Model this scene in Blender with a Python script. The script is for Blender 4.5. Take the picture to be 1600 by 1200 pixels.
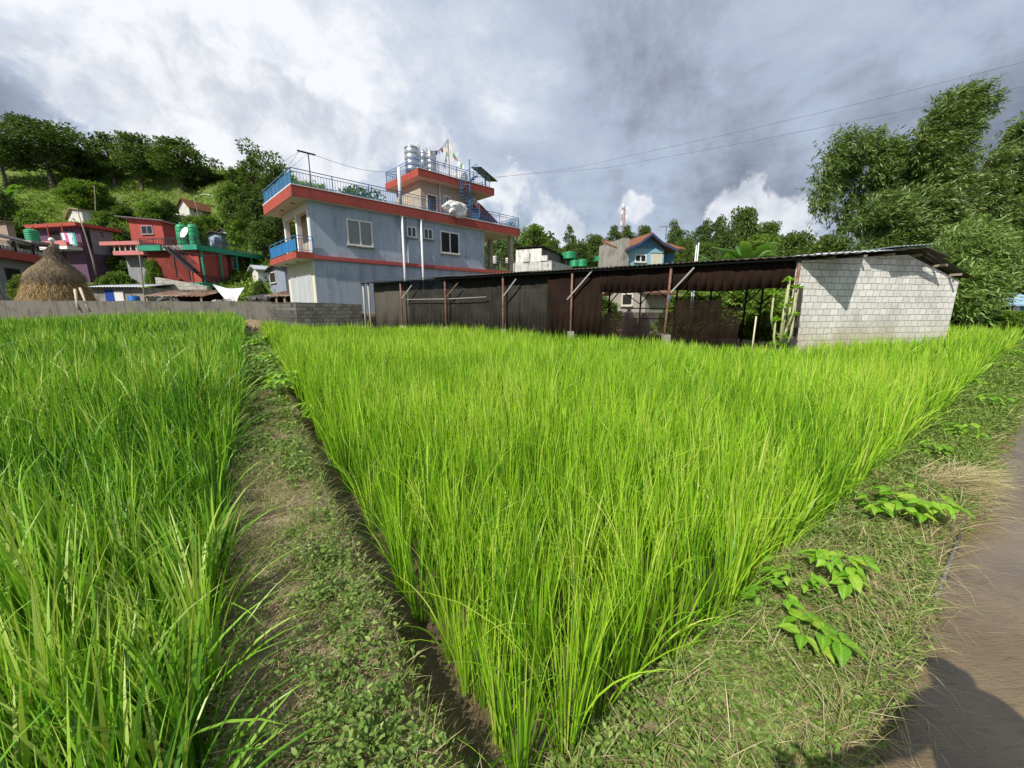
import bpy, math, random
import numpy as np
from mathutils import Vector, Matrix
for o in list(bpy.data.objects): bpy.data.objects.remove(o)
rng = np.random.default_rng(7); random.seed(7)
S = bpy.context.scene; C = S.collection
R = math.radians
# ---------------------------------------------------------------- camera
CAM_Z = 1.6; PITCH = R(11.4); F = 600.0
cs, sn = math.cos(PITCH), math.sin(PITCH)
cd = bpy.data.cameras.new('camera'); cam = bpy.data.objects.new('camera', cd); C.objects.link(cam)
cam.location = (0, 0, CAM_Z); cam.rotation_euler = (R(90)-PITCH, 0, 0)
cd.sensor_width = 36; cd.lens = 36*F/1600; cd.clip_end = 3000; cd.clip_start = 0.03
S.camera = cam
# ---------------------------------------------------------------- view
S.view_settings.view_transform = 'Standard'; S.view_settings.look = 'None'
S.view_settings.exposure = 0.42; S.view_settings.gamma = 1
S.cycles.max_bounces = 8; S.cycles.transparent_max_bounces = 24; S.cycles.diffuse_bounces = 4
# ---------------------------------------------------------------- sun
SUN_AZ, SUN_EL = 38.0, 44.5          # direction the light travels, clockwise from +Y
tv = Vector((math.sin(R(SUN_AZ))*math.cos(R(SUN_EL)), math.cos(R(SUN_AZ))*math.cos(R(SUN_EL)), -math.sin(R(SUN_EL))))
ld = bpy.data.lights.new('sun', 'SUN'); ld.energy = 4.4; ld.angle = R(0.53); ld.color = (1, .955, .87)
lo = bpy.data.objects.new('sun', ld); C.objects.link(lo); lo.rotation_euler = tv.to_track_quat('-Z', 'Y').to_euler(); lo.location = (-20, -30, 40)

def ray(px, py):
    x = (px-800)/F; y = (py-600)/F
    return x, cs-y*sn, -y*cs-sn
def P(px, py, Y):
    x, f, z = ray(px, py); return Vector((x/f*Y, Y, CAM_Z+z/f*Y))
def PG(px, py, z=0.0):
    x, f, d = ray(px, py); t = (z-CAM_Z)/d; return Vector((x*t, f*t, z))
def DIR(px, py): return Vector(ray(px, py)).normalized()

# ---------------------------------------------------------------- sky
W = bpy.data.worlds.new('World'); S.world = W; W.use_nodes = True
nt = W.node_tree; N = nt.nodes; L = nt.links; N.clear()
def nd(t, **k):
    n = N.new(t)
    for a, b in k.items(): setattr(n, a, b)
    return n
def lk(a, b): L.new(a, b)
def mth(op, a, b=None, c=None, clamp=False):
    n = nd('ShaderNodeMath', operation=op, use_clamp=clamp)
    for i, v in enumerate((a, b, c)):
        if v is None: continue
        if isinstance(v, (int, float)): n.inputs[i].default_value = v
        else: lk(v, n.inputs[i])
    return n.outputs[0]
def sstep(v, a, b, o0=0., o1=1.):
    n = nd('ShaderNodeMapRange', interpolation_type='SMOOTHSTEP'); lk(v, n.inputs[0])
    for i, q in enumerate((a, b, o0, o1)): n.inputs[i+1].default_value = q
    return n.outputs[0]
def mixc(f, a, b):
    n = nd('ShaderNodeMix', data_type='RGBA'); lk(f, n.inputs[0]) if not isinstance(f, float) else setattr(n.inputs[0], 'default_value', f)
    for i, q in ((6, a), (7, b)):
        if isinstance(q, tuple): n.inputs[i].default_value = (*q, 1)
        else: lk(q, n.inputs[i])
    return n.outputs[2]
def noise(vec, scale, detail=6., rough=.55, dist=0., typ='FBM'):
    n = nd('ShaderNodeTexNoise'); n.inputs['Scale'].default_value = scale; n.inputs['Detail'].default_value = detail
    n.inputs['Roughness'].default_value = rough; n.inputs['Distortion'].default_value = dist; lk(vec, n.inputs['Vector']); return n.outputs[0]
tc = nd('ShaderNodeTexCoord'); vm = nd('ShaderNodeVectorMath', operation='NORMALIZE'); lk(tc.outputs['Generated'], vm.inputs[0]); D = vm.outputs[0]
sx = nd('ShaderNodeSeparateXYZ'); lk(D, sx.inputs[0])
zz = mth('ADD', mth('MAXIMUM', sx.outputs[2], 0.0), 0.22)
cb = nd('ShaderNodeCombineXYZ'); lk(mth('DIVIDE', sx.outputs[0], zz), cb.inputs[0]); lk(mth('DIVIDE', sx.outputs[1], zz), cb.inputs[1])
cb.inputs[2].default_value = 3.7
PV = cb.outputs[0]
n1 = noise(PV, .85, 9, .62, .25); n2 = noise(PV, 2.6, 9, .66, .3); nf = noise(D, 9.0, 8, .62, .4)
def addm(*a):
    o = a[0]
    for q in a[1:]: o = mth('ADD', o, q)
    return o
def blob(px, py, r0, r1):
    v = DIR(px, py); n = nd('ShaderNodeVectorMath', operation='DISTANCE'); lk(D, n.inputs[0]); n.inputs[1].default_value = v
    return sstep(n.outputs['Value'], r0, r1, 1., 0.)
sky = nd('ShaderNodeTexSky', sky_type='NISHITA'); sky.sun_disc = False; sky.sun_elevation = R(SUN_EL); sky.sun_rotation = R(180+SUN_AZ)
n3 = noise(D, 3.6, 10, .62, .35)
base = addm(mth('MULTIPLY', mth('SUBTRACT', n1, .5), 1.15), mth('MULTIPLY', mth('SUBTRACT', n2, .5), .45), mth('MULTIPLY', mth('SUBTRACT', n3, .5), 1.15))
bias = addm(mth('MULTIPLY', blob(60, -60, .1, .95), .47), mth('MULTIPLY', blob(1330, 120, .05, .62), -.24), mth('MULTIPLY', blob(900, 130, .0, .35), -.10),
            mth('MULTIPLY', blob(-20, 175, .0, .2), -.6), mth('MULTIPLY', blob(1180, 30, .0, .3), .07), mth('MULTIPLY', blob(980, 250, .0, .3), .16), mth('MULTIPLY', blob(1250, 190, .0, .13), .22))
br = mth('ADD', mth('ADD', base, bias), .5)
rp = nd('ShaderNodeValToRGB'); lk(br, rp.inputs[0]); e = rp.color_ramp.elements
e[0].position = .12; e[0].color = (.18, .205, .26, 1); e[1].position = .98; e[1].color = (.90, .91, .94, 1)
for p, c in ((.33, (.30, .34, .42)), (.5, (.41, .475, .59)), (.68, (.50, .57, .685)), (.82, (.64, .69, .775))):
    q = e.new(p); q.color = (*c, 1)
cl = rp.outputs[0]
# bright heaped clouds with crisp edges
puff = addm(blob(480, 215, .0, .16), blob(620, 215, .0, .14), blob(330, 120, .0, .14), blob(780, 300, .0, .16), blob(470, 215, .0, .12), blob(390, 160, .0, .10), blob(545, 255, .0, .09), blob(690, 250, .0, .11), blob(990, 330, .0, .075), blob(1210, 345, .0, .17), blob(1130, 340, .0, .1), blob(880, 350, .0, .12), blob(150, 130, .0, .2))
pm = sstep(mth('ADD', mth('MULTIPLY', puff, .62), mth('MULTIPLY', mth('SUBTRACT', nf, .5), 1.5)), .34, .52)
shade = sstep(noise(D, 15.0, 7, .6, .3), .30, .68)
cl = mixc(mth('MULTIPLY', pm, .8), cl, mixc(shade, (.56, .60, .67), (.93, .93, .95)))
ms = nd('ShaderNodeMix', data_type='RGBA', blend_type='MULTIPLY'); ms.inputs[0].default_value = 1; lk(cl, ms.inputs[6]); ms.inputs[7].default_value = (10, 10, 10, 1)
fin = mixc(.9, sky.outputs[0], ms.outputs[2])
bg = nd('ShaderNodeBackground'); lk(fin, bg.inputs[0]); bg.inputs[1].default_value = .085
wo = nd('ShaderNodeOutputWorld'); lk(bg.outputs[0], wo.inputs[0])

# ================================================================ helpers
def tag(o, label=None, cat=None, group=None, kind=None):
    for k, v in (('label', label), ('category', cat), ('group', group), ('kind', kind)):
        if v: o[k] = v
    return o
def mesh_np(name, verts, faces_list, mat, parent=None, attrs=None, smooth=True):
    """faces_list: list of int arrays (n,k)"""
    me = bpy.data.meshes.new(name); verts = np.asarray(verts, np.float32)
    me.vertices.add(len(verts)); me.vertices.foreach_set('co', verts.ravel())
    li = np.concatenate([f.ravel() for f in faces_list]).astype(np.int32)
    tot = np.concatenate([np.full(len(f), f.shape[1], np.int32) for f in faces_list])
    st = np.concatenate([[0], np.cumsum(tot)[:-1]]).astype(np.int32)
    me.loops.add(len(li)); me.loops.foreach_set('vertex_index', li)
    me.polygons.add(len(tot)); me.polygons.foreach_set('loop_start', st); me.polygons.foreach_set('loop_total', tot)
    me.polygons.foreach_set('use_smooth', np.full(len(tot), smooth, bool))
    for k, v in (attrs or {}).items():
        a = me.attributes.new(k, 'FLOAT', 'POINT'); a.data.foreach_set('value', np.asarray(v, np.float32))
    me.update(calc_edges=True); me.validate()
    me.materials.append(mat)
    o = bpy.data.objects.new(name, me); C.objects.link(o)
    if parent: o.parent = parent
    return o
class MB:
    def __init__(s): s.v = []; s.f = []; s.sm = []
    def add(s, vs, fs, sm=False):
        b = len(s.v); s.v += [tuple(v) for v in vs]; s.f += [tuple(b+i for i in f) for f in fs]; s.sm += [sm]*len(fs); return s
    def box(s, x0, y0, z0, x1, y1, z1):
        if x0 > x1: x0, x1 = x1, x0
        if y0 > y1: y0, y1 = y1, y0
        if z0 > z1: z0, z1 = z1, z0
        v = [(x, y, z) for z in (z0, z1) for y in (y0, y1) for x in (x0, x1)]
        return s.add(v, [(0, 2, 3, 1), (4, 5, 7, 6), (0, 1, 5, 4), (2, 6, 7, 3), (0, 4, 6, 2), (1, 3, 7, 5)])
    def bar(s, a, b, w, h=None):
        h = h or w; a = Vector(a); b = Vector(b); d = (b-a).normalized()
        up = Vector((0, 0, 1)) if abs(d.z) < .95 else Vector((1, 0, 0))
        x = d.cross(up).normalized()*w/2; y = d.cross(x).normalized()*h/2
        v = [p+i*x+j*y for p in (a, b) for i, j in ((-1, -1), (1, -1), (1, 1), (-1, 1))]
        return s.add(v, [(3, 2, 1, 0), (4, 5, 6, 7), (0, 1, 5, 4), (1, 2, 6, 5), (2, 3, 7, 6), (3, 0, 4, 7)])
    def tube(s, pts, r, n=8, cap=True):
        pts = [Vector(p) for p in pts]; rs = r if isinstance(r, (list, tuple)) else [r]*len(pts)
        rings = []
        for i, p in enumerate(pts):
            d = (pts[min(i+1, len(pts)-1)]-pts[max(i-1, 0)]).normalized()
            up = Vector((0, 0, 1)) if abs(d.z) < .9 else Vector((1, 0, 0))
            x = d.cross(up).normalized(); y = d.cross(x)
            rings += [p+rs[i]*(math.cos(2*math.pi*k/n)*x+math.sin(2*math.pi*k/n)*y) for k in range(n)]
        f = [(i*n+k, i*n+(k+1) % n, (i+1)*n+(k+1) % n, (i+1)*n+k) for i in range(len(pts)-1) for k in range(n)]
        s.add(rings, f, True)
        if cap:
            b = len(s.v)-len(rings); s.f += [tuple(b+k for k in range(n))[::-1], tuple(b+(len(pts)-1)*n+k for k in range(n))]; s.sm += [False, False]
        return s
    def lathe(s, prof, c=(0, 0, 0), n=20, sm=True):
        v = [(c[0]+r*math.cos(2*math.pi*k/n), c[1]+r*math.sin(2*math.pi*k/n), c[2]+z) for r, z in prof for k in range(n)]
        f = [(i*n+k, i*n+(k+1) % n, (i+1)*n+(k+1) % n, (i+1)*n+k) for i in range(len(prof)-1) for k in range(n)]
        s.add(v, f, sm)
        b = len(s.v)-len(v); s.f += [tuple(b+k for k in range(n))[::-1], tuple(b+(len(prof)-1)*n+k for k in range(n))]; s.sm += [False, False]
        return s
    def prism(s, poly, axis, a, b):
        """poly 2D points; axis 'x': poly=(y,z); 'y': poly=(x,z); 'z': poly=(x,y)"""
        n = len(poly)
        mk = {'x': lambda p, t: (t, p[0], p[1]), 'y': lambda p, t: (p[0], t, p[1]), 'z': lambda p, t: (p[0], p[1], t)}[axis]
        v = [mk(p, a) for p in poly]+[mk(p, b) for p in poly]
        return s.add(v, [tuple(range(n))[::-1], tuple(range(n, 2*n))]+[(i, (i+1) % n, n+(i+1) % n, n+i) for i in range(n)])
    def corr(s, p0, p1, p2, p3, waves, amp=.02, seg=6, th=.004):
        """corrugated sheet: p0->p1 across the waves, p0->p3 along them"""
        p0, p1, p2, p3 = map(Vector, (p0, p1, p2, p3)); n = (p1-p0).cross(p3-p0).normalized(); m = waves*seg; vs = []
        for t in (0, th):
            for j in range(2):
                for i in range(m+1):
                    u = i/m; q = (p0.lerp(p1, u) if j == 0 else p3.lerp(p2, u))
                    vs.append(q+n*(amp*math.sin(2*math.pi*i/seg)+t))
        k = m+1
        f = [(i, i+1, k+i+1, k+i) for i in range(m)]+[(2*k+i, 3*k+i, 3*k+i+1, 2*k+i+1) for i in range(m)]
        f += [(i, 2*k+i, 2*k+i+1, i+1) for i in range(m)]+[(k+i, k+i+1, 3*k+i+1, 3*k+i) for i in range(m)]
        return s.add(vs, f, True)
    def build(s, name, mat, parent=None, bevel=0):
        me = bpy.data.meshes.new(name); me.from_pydata(s.v, [], s.f); me.update()
        me.polygons.foreach_set('use_smooth', np.array(s.sm, bool)); me.materials.append(mat)
        o = bpy.data.objects.new(name, me); C.objects.link(o)
        if parent: o.parent = parent
        if bevel:
            m = o.modifiers.new('bevel', 'BEVEL'); m.width = bevel; m.segments = 2; m.limit_method = 'ANGLE'
        return o
def thing(name, label, cat, loc=(0, 0, 0), rz=0., group=None):
    o = bpy.data.objects.new(name, None); C.objects.link(o); o.location = loc; o.rotation_euler = (0, 0, rz); o.empty_display_size = .3
    return tag(o, label, cat, group, 'thing')
def copy_tree(o, parent=None):
    c = o.copy(); C.objects.link(c); c.parent = parent
    for ch in [q for q in o.children]: copy_tree(ch, c)
    return c
class Frame:
    """a building's own axes: x recedes to the right, y recedes to the left"""
    def __init__(s, px, py, Y, az):
        s.o = P(px, py, Y); s.a = R(90-az); s.u = Vector((math.cos(s.a), math.sin(s.a), 0)); s.v = Vector((-math.sin(s.a), math.cos(s.a), 0))
    def _hit(s, px, py, o, d):
        x, f, z = ray(px, py); m = x/f; t = (m*o.y-o.x)/(d.x-m*d.y); Y = o.y+t*d.y
        return t, CAM_Z+z/f*Y-s.o.z
    def U(s, px, py, v=0.): return s._hit(px, py, s.o+v*s.v, s.u)
    def V(s, px, py, u=0.): return s._hit(px, py, s.o+u*s.u, s.v)
    def thing(s, name, label, cat, group=None): return thing(name, label, cat, s.o, s.a, group)

# ---------------------------------------------------------------- materials
class NT:
    def __init__(s, name):
        s.m = bpy.data.materials.new(name); s.m.use_nodes = True; s.t = s.m.node_tree; s.t.nodes.clear()
        s.out = s.n('ShaderNodeOutputMaterial')
    def n(s, t, **k):
        q = s.t.nodes.new(t)
        for a, b in k.items(): setattr(q, a, b)
        return q
    def l(s, a, b): s.t.links.new(a, b)
    def val(s, sock, v):
        if isinstance(v, (int, float)): sock.default_value = v
        elif isinstance(v, tuple): sock.default_value = (*v, 1) if len(v) == 3 else v
        else: s.l(v, sock)
    def math(s, op, a, b=0., clamp=False):
        q = s.n('ShaderNodeMath', operation=op, use_clamp=clamp); s.val(q.inputs[0], a); s.val(q.inputs[1], b); return q.outputs[0]
    def mix(s, f, a, b, bt='MIX'):
        q = s.n('ShaderNodeMix', data_type='RGBA', blend_type=bt); s.val(q.inputs[0], f); s.val(q.inputs[6], a); s.val(q.inputs[7], b); return q.outputs[2]
    def step(s, v, a, b, o0=0., o1=1.):
        q = s.n('ShaderNodeMapRange', interpolation_type='SMOOTHSTEP'); s.l(v, q.inputs[0])
        for i, w in enumerate((a, b, o0, o1)): q.inputs[i+1].default_value = w
        return q.outputs[0]
    def obj(s, scale=None):
        q = s.n('ShaderNodeTexCoord').outputs['Object']
        if scale:
            m = s.n('ShaderNodeMapping'); m.inputs['Scale'].default_value = scale; s.l(q, m.inputs[0]); q = m.outputs[0]
        return q
    def noise(s, vec, scale, detail=5., rough=.55, dist=0.):
        q = s.n('ShaderNodeTexNoise'); s.l(vec, q.inputs['Vector']); q.inputs['Scale'].default_value = scale; q.inputs['Detail'].default_value = detail
        q.inputs['Roughness'].default_value = rough; q.inputs['Distortion'].default_value = dist; return q.outputs[0]
    def attr(s, name): return s.n('ShaderNodeAttribute', attribute_name=name).outputs['Fac']
    def bump(s, h, strength=.3, dist=.02):
        q = s.n('ShaderNodeBump'); q.inputs['Strength'].default_value = strength; q.inputs['Distance'].default_value = dist; s.l(h, q.inputs['Height']); return q.outputs[0]
    def bsdf(s, col, rough=.8, normal=None, metal=0., spec=.5, **k):
        q = s.n('ShaderNodeBsdfPrincipled'); s.val(q.inputs['Base Color'], col); s.val(q.inputs['Roughness'], rough); q.inputs['Metallic'].default_value = metal
        q.inputs['Specular IOR Level'].default_value = spec
        if normal is not None: s.l(normal, q.inputs['Normal'])
        for a, b in k.items(): s.val(q.inputs[a.replace('_', ' ')], b)
        return q.outputs[0]
    def done(s, sh): s.l(sh, s.out.inputs[0]); return s.m
def dull(c, f): return tuple(x*f for x in c)
def paint(name, col, rough=.75, stain=.35, scol=None, scale=1.2, bump=.15, metal=0., streak=True, spec=.3):
    t = NT(name); o = t.obj(); scol = scol or dull(col, .45)
    a = t.noise(o, scale, 7, .6); b = t.noise(t.obj((scale*3, scale*3, scale*.35)), 1.0, 6, .6) if streak else a
    f = t.math('MULTIPLY', t.step(t.math('ADD', t.math('MULTIPLY', a, .5), t.math('MULTIPLY', b, .5)), .44, .66), stain)
    fine = t.noise(o, scale*14, 5, .6)
    c = t.mix(f, col, scol)
    if streak and stain > .4: c = t.mix(t.step(t.noise(t.obj((scale*6, scale*6, scale*.22)), 1.0, 5, .65), .56, .72, 0, .5*stain), c, dull(scol, .8)); c = t.mix(t.step(t.noise(o, scale*.7, 4, .6, .6), .55, .6, 0, .22), c, dull(col, 1.25))
    c = t.mix(t.step(fine, .35, .75, 0., .22), c, dull(col, .72))
    return t.done(t.bsdf(c, rough, t.bump(fine, bump, .01), metal, spec))
def blocks(name, c1, c2, mortar, w=.4, h=.2, stain=.4, scol=(.08, .075, .06), msize=.012, low=None):
    t = NT(name); o = t.n('ShaderNodeTexCoord').outputs['Object']; sp = t.n('ShaderNodeSeparateXYZ'); t.l(o, sp.inputs[0])
    wob = t.noise(o, 3.4, 4)
    cbn = t.n('ShaderNodeCombineXYZ'); t.l(t.math('ADD', t.math('ADD', sp.outputs[0], sp.outputs[1]), t.math('MULTIPLY', wob, .10)), cbn.inputs[0])
    t.l(t.math('ADD', sp.outputs[2], t.math('MULTIPLY', wob, .07)), cbn.inputs[1])
    bk = t.n('ShaderNodeTexBrick'); t.l(cbn.outputs[0], bk.inputs['Vector']); bk.inputs['Scale'].default_value = 1
    bk.inputs['Brick Width'].default_value = w; bk.inputs['Row Height'].default_value = h; bk.inputs['Mortar Size'].default_value = msize; bk.inputs['Mortar Smooth'].default_value = .75
    bk.inputs['Color1'].default_value = (*c1, 1); bk.inputs['Color2'].default_value = (*c2, 1); bk.inputs['Mortar'].default_value = (*mortar, 1)
    a = t.noise(o, .9, 7, .65); g = t.noise(o, 26, 5, .65)
    c = t.mix(t.step(t.noise(o, 5.5, 6, .7), .5, .66, 0, .65), bk.outputs['Color'], dull(c1, .82)); c = t.mix(t.step(g, .3, .8, 0., .45), c, dull(c2, .6)); c = t.mix(t.step(a, .45, .72, 0., stain), c, scol)
    if low: c = t.mix(t.math('MULTIPLY', t.step(sp.outputs[2], low[1], low[1]+1.2, 1., 0.), t.step(a, .3, .6, .25, .9)), c, low[0])
    hgt = t.math('ADD', t.math('MULTIPLY', bk.outputs['Fac'], -1.), t.math('MULTIPLY', g, .5))
    return t.done(t.bsdf(c, .92, t.bump(hgt, .8, .02), 0, .15))
def rusty(name, col, rust, amount=.5, rough=.55, metal=.35):
    t = NT(name); o = t.obj(); a = t.noise(o, 1.1, 8, .65); b = t.noise(o, 9, 6, .7)
    f = t.step(t.math('ADD', t.math('MULTIPLY', a, .65), t.math('MULTIPLY', b, .35)), .62-.3*amount, .72-.22*amount)
    return t.done(t.bsdf(t.mix(f, col, t.mix(b, rust, dull(rust, .4))), t.step(f, 0, 1, rough, .9), t.bump(b, .15, .01), metal*.4, .3))
def leafmat(name, cols, trans=.38, rough=.5, spec=.3, tcol=None, base=None):
    """cols: ramp over the per-leaf random attribute 'rnd'; base: (colour, height) of stem bases along 'hgt'"""
    t = NT(name); rp = t.n('ShaderNodeValToRGB'); t.l(t.attr('rnd'), rp.inputs[0]); e = rp.color_ramp.elements
    e[0].color = (*cols[0], 1); e[1].color = (*cols[-1], 1)
    for i, c in enumerate(cols[1:-1]): q = e.new((i+1)/(len(cols)-1)); q.color = (*c, 1)
    c = rp.outputs[0]
    if base: c = t.mix(t.step(t.attr('hgt'), 0., base[1], base[2], 0.), c, base[0])
    p = t.bsdf(c, rough, None, 0, spec); tr = t.n('ShaderNodeBsdfTranslucent')
    t.l(t.mix(1., c, tcol or (1.5, 1.45, .8), 'MULTIPLY'), tr.inputs[0])
    mx = t.n('ShaderNodeMixShader'); mx.inputs[0].default_value = trans; t.l(p, mx.inputs[1]); t.l(tr.outputs[0], mx.inputs[2])
    return t.done(mx.outputs[0])
def netmat(name, col, hole, size=60.):
    t = NT(name); o = t.obj(); a = t.noise(o, 1.2, 6, .6); b = t.noise(t.obj((7, 7, .6)), 1, 4)
    c = t.mix(t.step(a, .35, .7), col, dull(col, 1.7)); c = t.mix(t.step(b, .4, .7, 0, .5), c, dull(col, .6))
    p = t.bsdf(c, .9, None, 0, .1); tp = t.n('ShaderNodeBsdfTransparent'); mx = t.n('ShaderNodeMixShader')
    t.val(mx.inputs[0], t.step(t.noise(o, 2.0, 5), .3, .7, hole*.7, hole*1.3)); t.l(p, mx.inputs[1]); t.l(tp.outputs[0], mx.inputs[2]); return t.done(mx.outputs[0])
def glassmat(name, col=(.02, .025, .03)):
    t = NT(name); return t.done(t.bsdf(col, .08, None, 0, .6))
# ================================================================ ground
C0 = np.array([.10, 1.06]); LD = np.array([-.56, .83]); RD = np.array([.812, .584])
def AB(x, y):
    dx = x-C0[0]; dy = y-C0[1]; return (-.584*dx+.812*dy)/1.001, (.83*dx+.56*dy)/1.001
def XY(a, b): return C0[0]+a*LD[0]+b*RD[0], C0[1]+a*LD[1]+b*RD[1]
def sm(x, a, b):
    t = np.clip((x-a)/(b-a), 0, 1); return t*t*(3-2*t)
def vnoise(x, y, seed=0):
    xi = np.floor(x).astype(np.int64); yi = np.floor(y).astype(np.int64); fx = x-xi; fy = y-yi; fx = fx*fx*(3-2*fx); fy = fy*fy*(3-2*fy)
    def h(i, j):
        n = (i*374761393+j*668265263+seed*974711) & 0xffffffff; n = ((n ^ (n >> 13))*1274126177) & 0xffffffff; return ((n ^ (n >> 16)) & 0xffff)/65535.
    return (h(xi, yi)*(1-fx)+h(xi+1, yi)*fx)*(1-fy)+(h(xi, yi+1)*(1-fx)+h(xi+1, yi+1)*fx)*fy
def fbm(x, y, o=4, seed=0): return sum(vnoise(x*2**k, y*2**k, seed+k)/2**k for k in range(o))/sum(1/2**k for k in range(o))
SN = np.array([8.6, 11.9]); SF = np.array([-8.3, 22.0]); SR = np.array([15.0, 13.3])
WX = [-60, -36.6, -15.2, -14.7, -11.4, -8.5, -8.3, 8.6, 15.0, 15.4, 40]
WY = [29, 28, 25.2, 24.2, 20.6, 22.2, 22.0, 11.9, 13.3, 19, 24]
def Yw(x): return np.interp(x, WX, WY)
def G(x, y):
    x = np.asarray(x, float); y = np.asarray(y, float); a, b = AB(x, y); d = y-Yw(x)
    inn = 1-sm(d, -.3, .1)
    zr = sm(a, -.10, .05)*sm(b, -.29, -.18); dt = sm(b, -.25, -.18)*(1-sm(b, -.02, .1))*sm(a, -.05, .1)
    zl = sm(-b, .90, 1.04)
    ae = a; zc = sm(-ae, .58+.14*(vnoise(b*2.3, b*0+3, 5)-.5), .74)*sm(b+a*.0, .35, .75)*(1-sm(-a, 3.6, 4.4))
    near = 1-sm(np.hypot(x, y), 14, 24)
    nz = ((fbm(x*3, y*3, 4, 1)-.5)*.10+(fbm(x*14, y*14, 3, 9)-.5)*.045)*near
    z = -.13*zr-.05*dt-.42*zc*(1-zr)+zl*(-.07+.020*np.clip(y-1, 0, 30))+.07*(1-zr)*(1-zl)*(1-sm(-a, -.1, .3))+nz*(1-.75*zr)*(1-.6*zl)
    z = z*inn
    hb = np.interp(x, [-15, -8.5, -8.2, 8, 40], [1.2, 1.2, .1, .1, .3]); z = z+(1-inn)*hb*sm(d, .0, .5)
    xr = np.where(y > 1, x/np.maximum(y, 1), 0); k = np.interp(xr, [-1.5, -.55, -.35, 0, .5, 1.2], [.45, .45, .30, .19, .14, .12])
    yy = np.clip(y-36, 0, 64); hill = k*(yy-4*np.tanh(yy/4))
    hill = hill+(fbm(x*.09, y*.09, 4, 3)-.5)*6*sm(y, 45, 75)+(fbm(x*.4, y*.4, 3, 4)-.5)*1.2*sm(y, 40, 60)
    hill = hill+.24*k/.45*np.clip(y-76, 0, 22)
    z = z+hill+1.1*sm(y, 26, 38)*sm(x, -8, 0)*sm(-d, -99, -4)
    return z
def Gz(x, y): return float(G(np.array([x]), np.array([y]))[0])
def ground_mat():
    t = NT('ground_soil'); o = t.obj(); a = t.noise(o, 1.6, 7, .6); b = t.noise(o, 22, 6, .65); g = t.noise(o, .09, 6, .6)
    soil = t.mix(t.step(a, .35, .7), (.175, .13, .075), (.27, .215, .13)); soil = t.mix(t.step(b, .3, .7, 0, .6), soil, (.12, .09, .055))
    mud = t.mix(t.step(b, .3, .7), (.075, .052, .028), (.13, .095, .055))
    gr = t.mix(t.step(t.noise(o, .35, 6, .65), .35, .65), (.06, .11, .016), (.12, .175, .028)); gr = t.mix(t.step(g, .45, .7, 0, .5), gr, (.15, .14, .05))
    soil = t.mix(t.step(t.noise(o, 5.5, 6, .7), .5, .68, 0, .7), soil, (.36, .30, .20)); c = t.mix(t.attr('mud'), soil, mud); c = t.mix(t.attr('hillside'), c, gr)
    return t.done(t.bsdf(c, t.step(t.attr('mud'), 0, 1, .95, .4), t.bump(b, .7, .015), 0, .25))
nx = 560; u = np.linspace(-1, 1, nx); gx = 2.6*np.sinh(6.1*u)
w_ = np.linspace(-.62, 1, 520); gy = 1.6+2.4*np.sinh(6.2*w_)
gy = gy[gy > -30]
X, Yg = np.meshgrid(gx, gy); Z = G(X, Yg); ny = len(gy)
idx = np.arange(nx*ny).reshape(ny, nx)
quads = np.stack([idx[:-1, :-1], idx[:-1, 1:], idx[1:, 1:], idx[1:, :-1]], -1).reshape(-1, 4)
A_, B_ = AB(X, Yg); dW = Yg-Yw(X)
mud = np.clip(sm(A_, -.1, .08)*sm(B_, -.29, -.16)+sm(-B_, .92, 1.05)+sm(-A_, .54, .66)*sm(B_, .35, .75), 0, 1)*(1-sm(dW, -.2, .2))
hillw = np.maximum(sm(Yg, 32, 42), sm(dW, .3, 1.5)*sm(X, 13, 15))
tag(mesh_np('ground', np.stack([X, Yg, Z], -1).reshape(-1, 3), [quads], ground_mat(), attrs={'mud': mud.ravel(), 'hillside': hillw.ravel()}), kind='structure')
# muddy water of the irrigation channel
t = NT('muddy_water'); o_ = t.obj(); wv = t.noise(t.obj((1, 3.5, 1)), 6, 4, .6); w2 = t.noise(o_, 1.3, 5)
wcol = t.mix(t.step(w2, .3, .7), (.225, .16, .085), (.14, .10, .053))
wcol = t.mix(t.step(t.noise(t.obj((2, 9, 1)), 4, 7, .7, .8), .55, .63, 0, .6), wcol, (.10, .068, .034))  # ripple shading put into the colour as fine dark lines
MW = t.done(t.bsdf(wcol, .3, t.bump(t.math('ADD', wv, t.noise(t.obj((1, 5, 1)), 22, 3, .6)), .5, .02), 0, .2, Coat_Weight=1., Coat_Roughness=.04))
wa = np.linspace(-3.9, -.58, 40); wb = np.concatenate([np.linspace(.2, 8, 60), np.linspace(8.5, 40, 40)])
Aw, Bw = np.meshgrid(wa, wb); Aw = np.minimum(Aw, -.54)-1e-4*np.arange(40)[::-1][None]; xw, yw = XY(Aw, Bw); iw = np.arange(Aw.size).reshape(Aw.shape)
tag(mesh_np('channel_water', np.stack([xw, yw, np.full_like(xw, -.16)], -1).reshape(-1, 3), [np.stack([iw[:-1, :-1], iw[1:, :-1], iw[1:, 1:], iw[:-1, 1:]], -1).reshape(-1, 4)], MW), kind='structure')

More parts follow.
